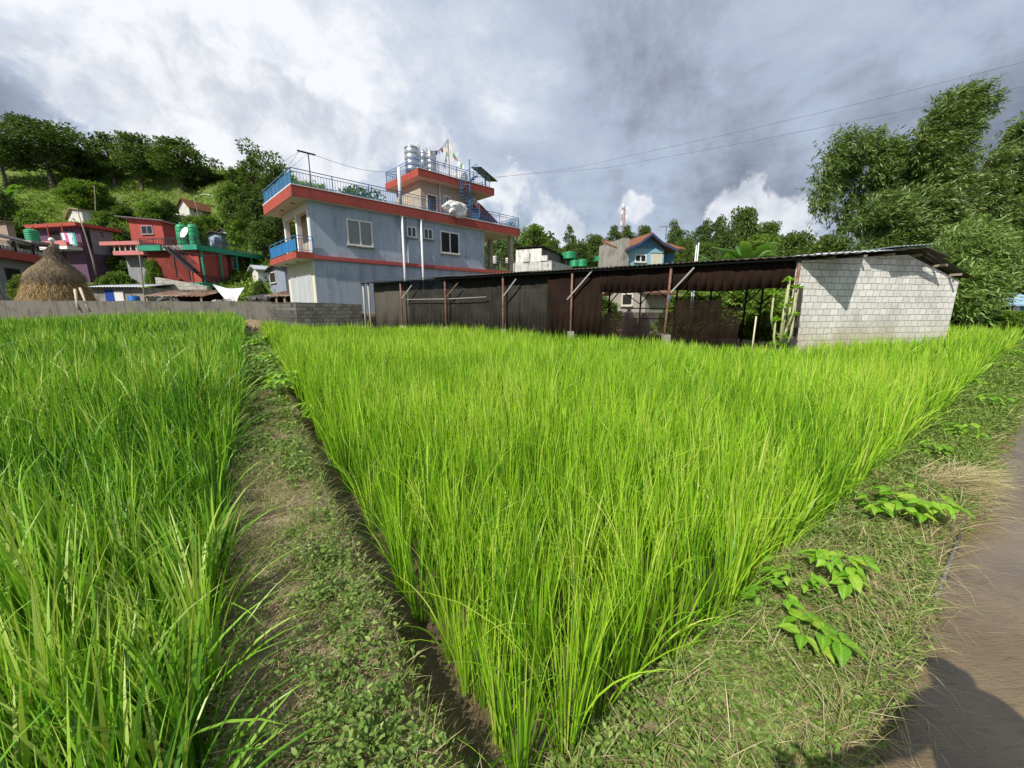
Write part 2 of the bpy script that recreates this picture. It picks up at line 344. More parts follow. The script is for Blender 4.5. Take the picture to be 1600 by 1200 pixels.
# ================================================================ blade and leaf generators
def blades(base, h, w, az, lean, droop, segs, face, rnd, pw=1.6):
    n = len(h); t = np.linspace(0, 1, segs+1); tm = (t[:-1]+t[1:])/2
    phi = lean[:, None]+droop[:, None]*tm[None]**pw; st = (h/segs)[:, None]
    dx = np.sin(phi)*np.cos(az)[:, None]*st; dy = np.sin(phi)*np.sin(az)[:, None]*st; dz = np.cos(phi)*st
    z0 = np.zeros((n, 1)); p = np.stack([np.concatenate([z0, np.cumsum(q, 1)], 1) for q in (dx, dy, dz)], -1)+base[:, None]
    side = np.stack([np.cos(face), np.sin(face), np.zeros(n)], -1)
    prof = np.minimum(1, .45+1.4*t)*(1-t**3.0)*.5
    off = side[:, None]*(w[:, None]*prof[None])[..., None]
    v = np.empty((n, 2*segs+1, 3)); v[:, 0:2*segs:2] = (p-off)[:, :segs]; v[:, 1:2*segs:2] = (p+off)[:, :segs]; v[:, 2*segs] = p[:, segs]
    k = np.arange(segs-1)*2; q = np.stack([k, k+1, k+3, k+2], -1); bs = (np.arange(n)*(2*segs+1))[:, None, None]
    quads = (q[None]+bs).reshape(-1, 4); tri = (np.array([[2*segs-2, 2*segs-1, 2*segs]])[None]+bs).reshape(-1, 3)
    hg = np.empty((n, 2*segs+1)); hg[:, 0:2*segs:2] = t[:segs]; hg[:, 1:2*segs:2] = t[:segs]; hg[:, 2*segs] = 1
    hz = v[:, :, 2]-base[:, None, 2]
    return v.reshape(-1, 3), quads, tri, np.repeat(rnd, 2*segs+1), hz.ravel()
class Acc:
    def __init__(s): s.v = []; s.q = []; s.t = []; s.r = []; s.h = []; s.n = 0
    def add(s, v, q, t, r, h):
        s.v.append(v); s.r.append(r); s.h.append(h)
        if q is not None: s.q.append(q+s.n)
        if t is not None: s.t.append(t+s.n)
        s.n += len(v)
    def build(s, name, mat, parent=None, smooth=True):
        fl = ([np.concatenate(s.q)] if s.q else [])+([np.concatenate(s.t)] if s.t else [])
        return mesh_np(name, np.concatenate(s.v), fl, mat, parent, {'rnd': np.concatenate(s.r), 'hgt': np.concatenate(s.h)}, smooth)
def unit(v): return v/np.maximum(np.linalg.norm(v, axis=-1, keepdims=True), 1e-9)
def leaves(pos, dr, ln, wd, up, rnd, fold=.25, bend=.0):
    """folded lance-shaped leaves: base, right, tip, left, midrib"""
    n = len(pos); dr = unit(dr); side = unit(np.cross(dr, up)); nn = np.cross(side, dr); m = pos+dr*(ln*.45)[:, None]
    e = nn*(wd*fold)[:, None]
    v = np.stack([pos, m+side*(wd*.5)[:, None]+e, pos+dr*ln[:, None]-nn*(ln*bend)[:, None], m-side*(wd*.5)[:, None]+e, m], 1)
    b = (np.arange(n)*5)[:, None]
    t = np.concatenate([b+np.array([[0, 1, 4]]), b+np.array([[4, 1, 2]]), b+np.array([[0, 4, 3]]), b+np.array([[4, 2, 3]])])
    return v.reshape(-1, 3), None, t, np.repeat(rnd, 5), np.zeros(n*5)
def leaves7(pos, dr, ln, wd, up, rnd, fold=.25, bend=.1):
    n = len(pos); dr = unit(dr); side = unit(np.cross(dr, up)); nn = np.cross(side, dr); e = nn*(wd*fold)[:, None]; P_ = lambda t, q: pos+dr*(ln*t)[:, None]+side*(wd*q)[:, None]+e*abs(q)*2-nn*(ln*bend*t*t)[:, None]
    v = np.stack([pos, P_(.28, .40), P_(.62, .42), P_(1., 0), P_(.62, -.42), P_(.28, -.40), P_(.48, 0)], 1); b = (np.arange(n)*7)[:, None]
    t = np.concatenate([b+np.array([[6, i, (i+1) % 6]]) for i in range(6)]); return v.reshape(-1, 3), None, t, np.repeat(rnd, 7), np.zeros(n*7)
def rdir(n): return unit(rng.normal(size=(n, 3)))

# ================================================================ rice
M_RICE = leafmat('rice_leaf_light', [(.058, .155, .012), (.150, .335, .014), (.265, .495, .020), (.38, .58, .04), (.47, .56, .10)], .30, .42, .4, (1.35, 1.3, .6), base=((.30, .30, .07), .02, .26))
M_RICE2 = leafmat('rice_leaf_deep', [(.030, .105, .012), (.085, .235, .014), (.165, .37, .018), (.28, .48, .045), (.42, .50, .12)], .30, .42, .4, (1.35, 1.3, .6), base=((.20, .24, .05), .02, .26))
def rice(name, a0, a1, b0, b1, sp, hgt, wk, deep, mat):
    aa, bb = np.meshgrid(np.arange(a0, a1, sp), np.arange(b0, b1, sp)); aa = aa.ravel(); bb = bb.ravel()
    aa = aa+rng.uniform(-.35, .35, aa.size)*sp; bb = bb+rng.uniform(-.35, .35, aa.size)*sp
    x, y = XY(aa, bb); r = np.hypot(x, y); d = Yw(x)-y
    k = (d > .28) & (np.abs(x) < 1.62*np.maximum(y, 0)+2.2) & (y > -.6) & (r > .42)
    if deep: k &= ~((x > -.62) & (y < .75))
    if deep: k &= (x < -.50-.03*y) | (y > 3)
    x, y, r, aa, bb = x[k], y[k], r[k], aa[k], bb[k]; acc = Acc(); z = G(x, y)-.01
    hv = rng.normal(1, .10, len(x)); hr = rng.normal(0, .14, len(x))
    patch = fbm(x*.7, y*.7, 3, 21); big = fbm(x*.15, y*.15, 2, 33)
    for r0, r1, nb, w, sg in ((0, 2.2, 58, .0072, 8), (2.2, 4, 44, .0088, 6), (4, 7, 28, .0112, 4), (7, 12, 16, .0165, 3), (12, 20, 10, .027, 3), (20, 60, 7, .042, 2)):
        if deep: nb = int(nb*.8)
        i = np.where((r >= r0) & (r < r1))[0]
        if len(i) == 0: continue
        if deep and r0 >= 12: i = i[rng.random(len(i)) < .62]
        i = np.repeat(i, nb); n = len(i); az = rng.uniform(0, 2*np.pi, n); rad = rng.uniform(.0, .042, n)
        base = np.stack([x[i]+rad*np.cos(az), y[i]+rad*np.sin(az), z[i]], -1)
        tall = rng.random(n)
        h = hv[i]*hgt*(.80+.34*(patch[i]-.5)+.55*(big[i]-.5))*(.60+.52*tall**.7)
        lean = np.abs(rng.normal(.05, .075, n)); dr = np.abs(rng.normal(.13, .18, n))
        m = rng.random(n) < (.15 if deep else .10); dr = np.where(m, rng.uniform(.7, 2.1, n), dr)
        if deep:
            mL = (r[i] < 5) & (rng.random(n) < .5*np.clip(1.4-r[i]/4, 0, 1)); az = np.where(mL, math.pi-.5+rng.normal(0, .45, n), az); lean = np.where(mL, rng.uniform(.08, .38, n), lean); dr = np.where(mL, rng.uniform(.1, .8, n), dr)
            ed = (bb[i] > -1.16) & (aa[i] < 9); m2 = ed & (rng.random(n) < .10); ea = math.atan2(RD[1], RD[0])+rng.normal(-.1, .7, n)
            az = np.where(m2, ea, az); lean = np.where(m2, rng.uniform(.15, .6, n), lean); dr = np.where(m2, rng.uniform(.7, 1.7, n), dr)
        else:
            ed = (aa[i] < .12) | (bb[i] < .1); m2 = ed & (rng.random(n) < .2); lean = np.where(m2, rng.uniform(.05, .35, n), lean); dr = np.where(m2, rng.uniform(.3, 1.5, n), dr); h = np.where(m2, h*.8, h)
        if deep: h = np.where(bb[i] > -1.35, h*.84, h)
        h = h*(1+.12*np.clip(dr, 0, 1.5))
        wd = w*wk*(1+(.45*np.clip(1.3-r[i]/3.2, 0, 1) if deep else 0))*rng.uniform(.5, 1.45, n); rnd = np.clip(.41+hr[i]+.25*rng.normal(size=n)+.34*(tall-.5)+.7*(patch[i]-.5), 0, 1)
        # a gentle common lean downwind
        bx = rng.normal(.05, .03, n)*np.minimum(1, h)
        acc.add(*blades(base, h, wd, az, lean, dr, sg, rng.uniform(0, np.pi, n), rnd))
    return tag(acc.build(name, mat), kind='stuff')
rice('rice_crop', .03, 27, .0, 34, .18, .93, 1.0, False, M_RICE)
rice('rice_crop', -3.2, 34, -42, -1.02, .17, .92, 1.45, True, M_RICE2)
# ================================================================ weeds and dry grass on the bund and bank
M_WEED = leafmat('weed_leaf', [(.07, .13, .02), (.13, .22, .035), (.20, .30, .06), (.32, .38, .12)], .28, .5, .35)
M_STRAW = leafmat('dry_straw', [(.22, .17, .085), (.40, .33, .17), (.55, .48, .28), (.27, .29, .09)], .2, .7, .3)
M_TURF = leafmat('short_grass', [(.09, .16, .02), (.16, .24, .035), (.26, .32, .07), (.40, .38, .15)], .3, .6, .3)
def strip_points(n, a0, a1, b0, b1, dens=None, bias=1.):
    a = a0+(a1-a0)*rng.random(n)**bias; b = b0+(b1-b0)*rng.random(n); 
    return a, b
def bw(a, b): return np.where(a < 0, a*.86, a)
def grass(acc, a, b, hmin, hmax, w, l0, l1, d0, d1, segs=3, rlo=0., rhi=1., zoff=0.):
    x, y = XY(bw(a, b), b); k = (np.abs(x) < 1.5*np.maximum(y, 0)+1.5) & (y < Yw(x)-.2); x, y = x[k], y[k]; n = len(x); r = np.hypot(x, y); f = np.clip(r/3, 1, 5)
    acc.add(*blades(np.stack([x, y, G(x, y)-.004+rng.uniform(0, 1, n)*zoff], -1), rng.uniform(hmin, hmax, n), w*rng.uniform(.6, 1.4, n)*f, rng.uniform(0, 6.28, n), rng.uniform(l0, l1, n), rng.uniform(d0, d1, n), segs, rng.uniform(0, 3.14, n), rng.uniform(rlo, rhi, n)))
def weeds(acc, a, b, hmin, hmax, ls, per, spread=.03):
    x, y = XY(bw(a, b), b); k = (np.abs(x) < 1.5*np.maximum(y, 0)+1.5) & (y < Yw(x)-.2); x, y = x[k], y[k]; r = np.hypot(x, y)
    i = np.repeat(np.arange(len(x)), per); n = len(i); f = np.clip(r[i]/3, 1, 4); az = rng.uniform(0, 6.28, n); hh = rng.uniform(0, 1, n)*rng.uniform(hmin, hmax, len(x))[i]
    rad = rng.uniform(0, spread, n)*(1+hh*3)
    pos = np.stack([x[i]+rad*np.cos(az), y[i]+rad*np.sin(az), G(x, y)[i]+.004+hh], -1)
    d = np.stack([np.cos(az), np.sin(az), rng.uniform(-.25, .9, n)], -1); ln = ls*rng.uniform(.55, 1.4, n)*f
    up = np.stack([rng.normal(0, .35, n), rng.normal(0, .35, n), np.ones(n)], -1)
    acc.add(*leaves7(pos, d, ln, ln*rng.uniform(.42, .68, n), up, np.clip(rng.normal(.45, .25, n), 0, 1), .25, .15))
acc = Acc()
n = 5200; a = -1.3+15*rng.random(n)**1.9; b = rng.uniform(-.98, -.33, n); x, y = XY(a, b)
den = -.11+.58*sm(b, -.72, -.38)+2.2*(fbm(x*2.0, y*2.0, 3, 51)-.46)
k = rng.random(n) < den; weeds(acc, a[k], b[k], .01, .085, .026, 11)
n = 420; a = -.9+3*rng.random(n)**1.6; b = rng.normal(-.48, .14, n); weeds(acc, a, b, .04, .15, .025, 13, .05)
n = 5000; b = rng.uniform(4, 34, n); a = -rng.uniform(.0, .82, n); weeds(acc, a, b, .03, .2, .015, 10, .12)
n = 14000; a = -rng.uniform(.0, .80, n); b = -1+13*rng.random(n)**1.7; x, y = XY(a, b); k = rng.random(n) < .15+1.3*(fbm(x*1.6, y*1.6, 3, 77)-.3); weeds(acc, a[k], b[k], .005, .05, .024, 9)
n = 2600; a = rng.uniform(8, 24, n); b = rng.uniform(-1.0, -.2, n); weeds(acc, a, b, .02, .2, .03, 9, .08)
tag(acc.build('weeds', M_WEED), kind='stuff')
acc = Acc()
n = 52000; a = -1.3+16*rng.random(n)**1.9; b = rng.uniform(-1.0, -.2, n); x, y = XY(a, b); k = rng.random(n) < .2+1.1*(fbm(x*1.8, y*1.8, 3, 61)-.25)
grass(acc, a[k], b[k], .04, .16, .0028, .9, 1.55, 0, .6, 3, zoff=.02)
n = 36000; a = -rng.uniform(-.02, .84, n); b = -1+22*rng.random(n)**1.9; x, y = XY(a, b); k = rng.random(n) < .25+1.2*(fbm(x*1.5, y*1.5, 3, 63)-.2)
grass(acc, a[k], b[k], .05, .22, .0030, .8, 1.55, 0, .7, 3, zoff=.03)
n = 420; a = -.62-rng.random(n)**2*1.4; b = .9+12*rng.random(n)**1.5; x, y = XY(a*.86, b)
acc.add(*blades(np.stack([x, y, np.full(n, -.154)], -1), rng.uniform(.03, .13, n), rng.uniform(.002, .006, n), rng.uniform(0, 6.28, n), rng.uniform(1.5, 1.57, n), np.zeros(n), 2, rng.uniform(0, 3.14, n), rng.uniform(0, 1, n)))
n = 2600; a = rng.normal(-.74, .06, n); b = .9+14*rng.random(n)**1.5; grass(acc, a, b, .1, .4, .003, .5, 1.7, .3, 1.6, 4)
tag(acc.build('dry_grass', M_STRAW), kind='stuff')
acc = Acc()
n = 88000; a = -rng.uniform(-.06, .84, n); b = -1+24*rng.random(n)**1.8; x, y = XY(a, b); k = rng.random(n) < .15+1.4*(fbm(x*1.3, y*1.3, 3, 65)-.2)
grass(acc, a[k], b[k], .03, .13, .0042, .3, 1.4, 0, .9, 3)
n = 22000; a = -1.2+16*rng.random(n)**1.8; b = rng.uniform(-1.02, -.2, n); grass(acc, a, b, .03, .12, .004, .3, 1.3, 0, .9, 3, 0, .75)
n = 12000; b = rng.uniform(5, 36, n)**1.0; a = -rng.uniform(0., .85, n); grass(acc, a, b, .08, .34, .0045, .2, 1.2, 0, 1., 3, 0, .7)
n = 3500; a = rng.uniform(-3, 6, n); b = rng.uniform(14, 34, n); grass(acc, a, b, .1, .35, .005, .1, .8, 0, .9, 3, 0, .6)
# rank grass along the foot of the walls and beyond the shed's end
n = 9000; xs = rng.uniform(-15, 40, n); off = np.where(xs > 15.2, rng.uniform(-3, 6, n), rng.uniform(-.55, -.05, n)); ys = Yw(xs)+off; k = np.abs(xs) < 1.5*ys+2; xs, ys = xs[k], ys[k]; n = len(xs)
acc.add(*blades(np.stack([xs, ys, G(xs, ys)-.02], -1), rng.uniform(.2, .62, n)*np.where(xs > 15.2, .8, 1.15), .022*rng.uniform(.6, 1.3, n), rng.uniform(0, 6.28, n), rng.uniform(.05, .5, n), rng.uniform(0, 1.2, n), 3, rng.uniform(0, 3.14, n), rng.uniform(0, .6, n)))
tag(acc.build('short_grass', M_TURF), kind='stuff')
acc = Acc()    # the raked heap of dry straw on the bank by the water
c = PG(1500, 760, 0); n = 1500; az = rng.uniform(0, 6.28, n); q = rng.random(n)**.6
xx = c.x+.38*q*np.cos(az); yy = c.y+.34*q*np.sin(az); zz_ = G(xx, yy)+.16*(1-q*q)*rng.random(n)
acc.add(*blades(np.stack([xx, yy, zz_], -1), rng.uniform(.12, .4, n), .0055*rng.uniform(.6, 1.4, n), rng.normal(-.5, .6, n), rng.uniform(1.0, 1.6, n), rng.uniform(0, .6, n), 4, rng.uniform(0, 3.14, n), rng.uniform(.2, .72, n)))
o = acc.build('straw_heap', M_STRAW); tag(o, 'raked heap of pale dry straw on the bank beside the muddy water', 'straw heap')

# ================================================================ bean plants, each a thing of its own
M_BEAN = leafmat('bean_leaf', [(.09, .25, .014), (.16, .36, .022), (.25, .45, .035), (.38, .48, .06)], .35, .42, .4)
M_STEM = paint('bean_stem', (.16, .22, .05), .7, .2)
def bean_leaflet(acc, p, d, up, ln, wd, rnd):
    d = Vector(d).normalized(); s = d.cross(Vector(up)).normalized(); nn = s.cross(d); vs = []; K = 16; cr = []
    for i in range(K+1):
        t = i/K; w = wd*.5*max(.0, math.sin(math.pi*min(1, t**.72*.985+.012)))*(1.05-.25*t); dr = -ln*.30*t*t
        mid = Vector(p)+d*(ln*t)+nn*dr; e = .22*w
        for q in (-1, -.75, -.5, -.25, 0, .25, .5, .75, 1):
            vn = max(0, math.cos(2*math.pi*(6*t-2.2*abs(q)))); g = vn*(1-abs(q)*.6)*(1 if q else 0); vs.append(mid+s*(w*q)+nn*(abs(q)*e*1.4+.05*wd*(.5-g)*(1 if q else 2.)+.03*wd*math.sin(t*9+q*4+rnd*20))); cr.append(.16*vn if q else .45)
    v = np.array(vs); f = np.array([[i*9+j, i*9+j+1, (i+1)*9+j+1, (i+1)*9+j] for i in range(K) for j in range(8)])
    acc.add(v, f, None, np.clip(rnd+np.array(cr), 0, 1), np.zeros(len(v)))
def bean(loc, nst, ht, ls, label, seed):
    rd = random.Random(seed); tg = thing('bean_plant', label, 'bean plant', loc, 0, 'bean plants along the bund and bank'); st = MB(); acc = Acc()
    for i in range(nst):
        az = rd.uniform(0, 6.28); hh = ht*rd.uniform(.45, 1); sp = ht*rd.uniform(.1, .75)
        c = Vector((math.cos(az), math.sin(az), 0)); b = Vector((rd.uniform(-.02, .02), rd.uniform(-.02, .02), -.03)); top = b+c*sp+Vector((0, 0, hh+.03))
        st.tube([b, b.lerp(top, .5)+Vector((0, 0, hh*.12)), top], [.0032, .0026, .0018], 5)
        for k in (-1, 0, 1):
            d = Matrix.Rotation(k*1.25+rd.uniform(-.2, .2), 3, 'Z') @ c; d.z = rd.uniform(-.35, .25); l = ls*rd.uniform(.75, 1.2)*(1.1 if k == 0 else .95)
            bean_leaflet(acc, top+d*.008, d, (rd.uniform(-.3, .3), rd.uniform(-.3, .3), 1), l, l*rd.uniform(.58, .72), min(1, max(0, rd.gauss(.42, .2))))
    st.build('stem', M_STEM, tg); acc.build('foliage', M_BEAN, tg)
for i, (px, py, ns, ht, ls, lab) in enumerate((
    (1262, 1010, 4, .13, .115, 'nearest bean plant with broad light green leaves on the straw covered bank'),
    (1195, 960, 3, .13, .08, 'small upright bean plant between the rice edge and the broad-leaved one'),
    (1312, 925, 9, .17, .085, 'bushy bean plant with one yellowing leaf above the broad-leaved nearest plant'),
    (1238, 935, 4, .13, .075, 'low bean plant at the foot of the rice behind the small upright one'),
    (1425, 815, 10, .20, .12, 'large leafy bean plant just in front of the dry straw heap'),
    (1365, 810, 4, .13, .09, 'small bean plant close to the rice facing the straw heap'),
    (1450, 715, 5, .15, .10, 'bean plant at the rice edge immediately behind the straw heap'),
    (1500, 690, 9, .20, .12, 'spreading bean plant on the bank beyond the straw heap'),
    (1540, 640, 8, .22, .12, 'bean plant with yellow green leaves second beyond the straw heap'),
    (1530, 610, 8, .22, .13, 'bean plant third beyond the straw heap along the bank'),
    (1578, 585, 9, .26, .14, 'distant bean plant on the bank near the picture edge'),
    (1592, 562, 9, .28, .15, 'farthest bean plant on the bank below the bamboo'))):
    p = PG(px, py, .0); p.z = Gz(p.x, p.y); bean(p, round(ns*1.7), ht*1.15, ls*.86, lab, i)
for i, (px, py, ns, ht, ls, lab) in enumerate((
    (492, 640, 9, .22, .13, 'nearest bean plant on the narrow bund between the two rice plots'),
    (440, 622, 9, .24, .13, 'bean plant on the bund leaning against the deep green rice'),
    (462, 600, 10, .26, .14, 'tall bean plant in the middle of the bund between the rice plots'),
    (418, 575, 8, .24, .14, 'pale bean plant on the bund beyond the tall middle one'),
    (445, 560, 9, .26, .15, 'bean plant on the bund beside the light green rice'),
    (402, 548, 9, .28, .16, 'bean plant at the bend of the bund near the deep rice'),
    (425, 535, 9, .30, .17, 'next to last bean plant on the bund before the block wall'),
    (412, 524, 9, .30, .18, 'last bean plant on the bund nearest the block wall'))):
    p = PG(px, py, .05); p.z = Gz(p.x, p.y); bean(p, round(ns*2.2), ht*1.6, ls*1.05, lab, 40+i)
# pipe along the water's edge
pm_ = MB(); q = [PG(1500, 835, -.10), PG(1483, 880, -.11), PG(1462, 935, -.13)]
pm_.tube(q, .012, 8); o = pm_.build('pipe', paint('grey_plastic', (.16, .16, .16), .5, .4)); tag(o, 'thin grey pipe lying along the edge of the muddy channel', 'pipe')
# ================================================================ building helpers and paints
M_BLUE = paint('blue_grey_plaster', (.375, .43, .495), .85, .75, (.20, .235, .27), .8, .3)
M_RED = paint('red_fascia', (.35, .066, .046), .75, .65, (.17, .045, .035), 1.6)
M_REDB = paint('red_band', (.44, .095, .08), .75, .35, (.25, .06, .05), 1.6)
M_CREAM = paint('cream_plaster', (.60, .57, .46), .85, .3, (.40, .37, .28), 1.2)
M_WHITE = paint('white_paint', (.74, .73, .70), .7, .25, (.45, .43, .38), 1.5)
M_STONE = blocks('stone_cladding', (.52, .47, .37), (.42, .38, .29), (.22, .20, .16), .32, .14, .25, (.2, .18, .13), .012)
M_RAIL = paint('blue_metal_paint', (.055, .19, .36), .45, .3, (.05, .09, .13), 3, .05)
M_DKRAIL = paint('dark_metal_paint', (.03, .03, .035), .5, .2)
M_GLASS = glassmat('dark_window_glass'); M_CURT = paint('curtain_behind_glass', (.20, .21, .18), .25, .3, (.10, .11, .10), 4, 0, streak=True, spec=.6)
M_PIPE = paint('white_pipe', (.66, .67, .68), .4, .2, (.4, .4, .4), 2)
M_STEEL = rusty('steel_tank', (.55, .56, .57), (.3, .3, .3), .05, .28, 2.2)
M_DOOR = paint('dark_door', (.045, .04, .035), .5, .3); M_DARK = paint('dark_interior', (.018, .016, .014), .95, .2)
M_CONC = paint('weathered_concrete', (.30, .285, .25), .95, .75, (.075, .07, .055), 1.2, .5)
M_WHW = paint('whitewashed_wall', (.62, .60, .55), .9, .6, (.20, .19, .16), 1.3, .3)
M_GREYP = paint('grey_plaster', (.26, .26, .27), .9, .4, (.12, .12, .12))
M_RUST = rusty('rusty_tin', (.24, .19, .15), (.20, .09, .045), .75); M_TIN = rusty('grey_tin', (.42, .45, .47), (.20, .13, .08), .25); M_BLTIN = rusty('blackened_tin', (.06, .055, .05), (.10, .06, .04), .5)
M_DKROOF = rusty('dark_roof_sheet', (.060, .065, .07), (.08, .07, .06), .3)
M_TILE = blocks('clay_tile', (.30, .12, .06), (.22, .09, .05), (.10, .05, .03), .25, .22, .4)
M_GREEN = paint('green_paint', (.03, .27, .165), .65, .5, (.015, .14, .09), 1.4)
M_REDW = paint('brick_red_wall', (.36, .07, .055), .85, .6, (.17, .045, .035), .9)
M_PURP = paint('purple_wall', (.12, .065, .115), .85, .6, (.05, .035, .055))
M_PINK = paint('pink_parapet', (.55, .20, .19), .85, .3)
M_TANKG = paint('green_plastic_tank', (.015, .27, .11), .45, .2, (.02, .14, .07), 2, .05, spec=.5)
M_BARREL = paint('blue_plastic', (.03, .14, .42), .4, .25); M_TARP = paint('white_tarpaulin', (.68, .68, .66), .7, .3, (.40, .38, .33), 2, .4)
M_WOOD = paint('weathered_pole_wood', (.30, .25, .18), .9, .4); M_LBLUE = paint('light_blue_wall', (.24, .44, .56), .85, .3, (.14, .26, .34))
def rail(mb, pts, z, h, bal=.14, post=1.5, r=.02, mid=True):
    for a, b in zip(pts[:-1], pts[1:]):
        a = Vector((*a, z)); b = Vector((*b, z)); ln = (b-a).length; U = Vector((0, 0, 1))
        mb.bar(a+U*h, b+U*h, r*2.2, r*1.6); mb.bar(a+U*.08, b+U*.08, r*1.4)
        if mid: mb.bar(a+U*h*.80, b+U*h*.80, r*1.4)
        n = max(1, round(ln/post))
        for i in range(n+1): p = a.lerp(b, i/n); mb.bar(p, p+U*h, r*2)
        n = max(1, round(ln/bal))
        for i in range(1, n): p = a.lerp(b, i/n); mb.bar(p+U*.08, p+U*h*.80, r*.9)
def boxF(mb, face, a0, a1, d0, d1, z0, z1):
    """box on a facade: a along the wall, d outwards"""
    if face == 'u': mb.box(a0, -d1, z0, a1, -d0, z1)
    else: mb.box(-d1, a0, z0, -d0, a1, z1)
def window(fr, par, face, px0, py0, px1, py1, fm=None, gm=None, off=0., mull=1, bars=0, w=.07, bm=None, name='window'):
    hit = fr.U if face == 'u' else fr.V
    a0, z1 = hit(px0, py0, off); a1, _ = hit(px1, (py0+py1)/2, off); _, z0 = hit(px0, py1, off)
    if a0 > a1: a0, a1 = a1, a0
    mb = MB(); s = -off if face == 'u' else -off
    def bx(m, p0, p1, d0, d1, q0, q1): boxF(m, face, p0, p1, d0+s, d1+s, q0, q1)
    bx(mb, a0, a1, 0, .06, z0, z0+w); bx(mb, a0, a1, 0, .06, z1-w, z1); bx(mb, a0, a0+w, 0, .057, z0+w, z1-w); bx(mb, a1-w, a1, 0, .057, z0+w, z1-w)
    for i in range(mull): c = a0+(a1-a0)*(i+1)/(mull+1); bx(mb, c-w*.5, c+w*.5, 0, .054, z0+w, z1-w)
    f = mb.build(name, fm or M_WHITE, par)
    if w > .06 and name == 'window': g = MB(); bx(g, a0-.08, a1+.08, 0, .14, z0-.07, z0-.002); g.build('sill', M_CONC, f)
    g = MB(); bx(g, a0+w*.8, a1-w*.8, .004, .022, z0+w*.8, z1-w*.8); g.build('pane', gm or M_GLASS, f)
    if bars:
        g = MB()
        for i in range(1, bars): z = z0+w+(z1-z0-2*w)*i/bars; bx(g, a0+w, a1-w, .030, .042, z-.012, z+.012)
        g.build('window_grille', bm or M_DKRAIL, f)
    return a0, a1, z0, z1
def plastic_tank(loc, r, h, label, mat, group, stand=0.):
    tg = thing('water_tank', label, 'water tank', loc, 0, group)
    prof = [(r*.96, 0)]
    for i in range(5): z = h*.8*i/5; prof += [(r, z+.02*h), (r, z+h*.10), (r*.955, z+h*.125), (r*.955, z+h*.14)]
    prof += [(r, h*.80), (r*.97, h*.84), (r*.6, h*.93), (r*.24, h*.95)]
    MB().lathe(prof, (0, 0, stand), 20).build('tank_body', mat, tg)
    MB().lathe([(r*.26, h*.945), (r*.26, h*1.0), (r*.1, h*1.02)], (0, 0, stand), 14).build('lid', mat, tg)
    if stand:
        m = MB()
        for k in range(4): c, s = math.cos(k*1.57+.78)*r*.8, math.sin(k*1.57+.78)*r*.8; m.bar((c, s, 0), (c, s, stand), .07)
        m.bar((-r, 0, stand-.05), (r, 0, stand-.05), .09); m.bar((0, -r, stand-.06), (0, r, stand-.06), .08); m.build('stand', M_DKRAIL, tg)
    return tg

# ================================================================ the blue house
H = Frame(497, 479, 22.5, 46); H.o.z = 0
hs = H.thing('blue_house', 'two storey blue grey house with red fascias and blue roof railings behind the tin shed', 'house')
ZB, Z1, Z1t, Z2, Z2t, ZP, ZPt = .6, 4.2, 4.42, 7.3, 7.86, 10.3, 10.78
XE = H.U(757, 400)[0]; XR = 16.1; WD = 5.2
m = MB(); m.box(0, 0, ZB, XR-.5, WD, Z1); m.box(.9, 0, Z1t, XE, WD, Z2); m.box(0, 0, Z1t, .9, .2, Z2); m.build('wall', M_BLUE, hs)
m = MB(); m.box(.86, .2, Z1t, .9, WD, Z2-.002); m.build('stone_cladding', M_STONE, hs)
m = MB(); m.box(-.03, .0, ZB, -.001, WD, Z1-.002); m.build('front_wall', M_CREAM, hs)
for y in (.2, 2.35, 4.75): MB().box(.0, y, Z1t, .26, y+.26, Z2-.45).build('pillar', M_WHITE, hs)
m = MB(); m.box(0, .2, Z2-.45, .28, WD, Z2-.003); m.build('beam', M_CREAM, hs)
m = MB(); m.box(-.9, -.14, Z1, 0, WD+.3, Z1t+.13); m.build('balcony_slab', M_RED, hs); MB().box(-.87, -.11, Z1-.03, -.031, WD+.27, Z1-.004).build('balcony_soffit', M_CREAM, hs)
m = MB(); m.box(0.002, -.16, Z1+.01, XR-.3, -.002, Z1t); m.box(0.002, 0, Z1+.003, XR-.3, WD, Z1t-.004); m.build('floor_band', M_REDB, hs)
m = MB(); m.box(-.86, -.32, Z2, XR, WD+.6, Z2t); m.build('roof_slab', M_RED, hs)
m = MB(); m.box(-.82, -.28, Z2-.03, XR-.04, WD+.56, Z2-.004)
m.build('roof_soffit', M_CREAM, hs)
m = MB(); m.box(-.87, -.335, Z2t, XR+.01, -.2, Z2t+.05); m.box(-.87, -.2, Z2t, -.74, WD+.6, Z2t+.05); m.build('coping', M_WHITE, hs)
for y in (1.2, 3.4): MB().lathe([(.11, -.02), (.11, 0)], (-.42, y, Z2-.03), 14).build('ceiling_lamp', M_DKRAIL, hs)
for y in (1.4, 3.6): MB().lathe([(.11, -.02), (.11, 0)], (-.45, y, Z1-.03), 14).build('ceiling_lamp', M_DKRAIL, hs)
m = MB(); rail(m, [(XR-.12, -.26), (-.80, -.26), (-.80, WD+.5), (XR-.12, WD+.5), (XR-.12, -.26)], Z2t+.05, .78, .15, 2.2); m.build('roof_railing', M_RAIL, hs)
m = MB()
for k in range(46): y = -.2+k*(WD+.6)/46; m.box(-.803, y, Z2t+.12, -.797, y+.085, Z2t+.66)
m.build('railing_infill', M_RAIL, hs)
m = MB(); rail(m, [(0.02, -.10), (-.85, -.10), (-.85, WD+.25)], Z1t+.13, .82, .15, 1.4); m.build('balcony_railing', M_RAIL, hs)
m = MB()
for k in range(46): y = -.04+k*(WD+.2)/46; m.box(-.853, y, Z1t+.2, -.847, y+.085, Z1t+.77)
m.build('railing_infill', paint('bright_blue_metal', (.03, .22, .55), .45, .2), hs)
window(H, hs, 'u', 540, 341, 581.5, 382.5, gm=M_CURT, w=.085)
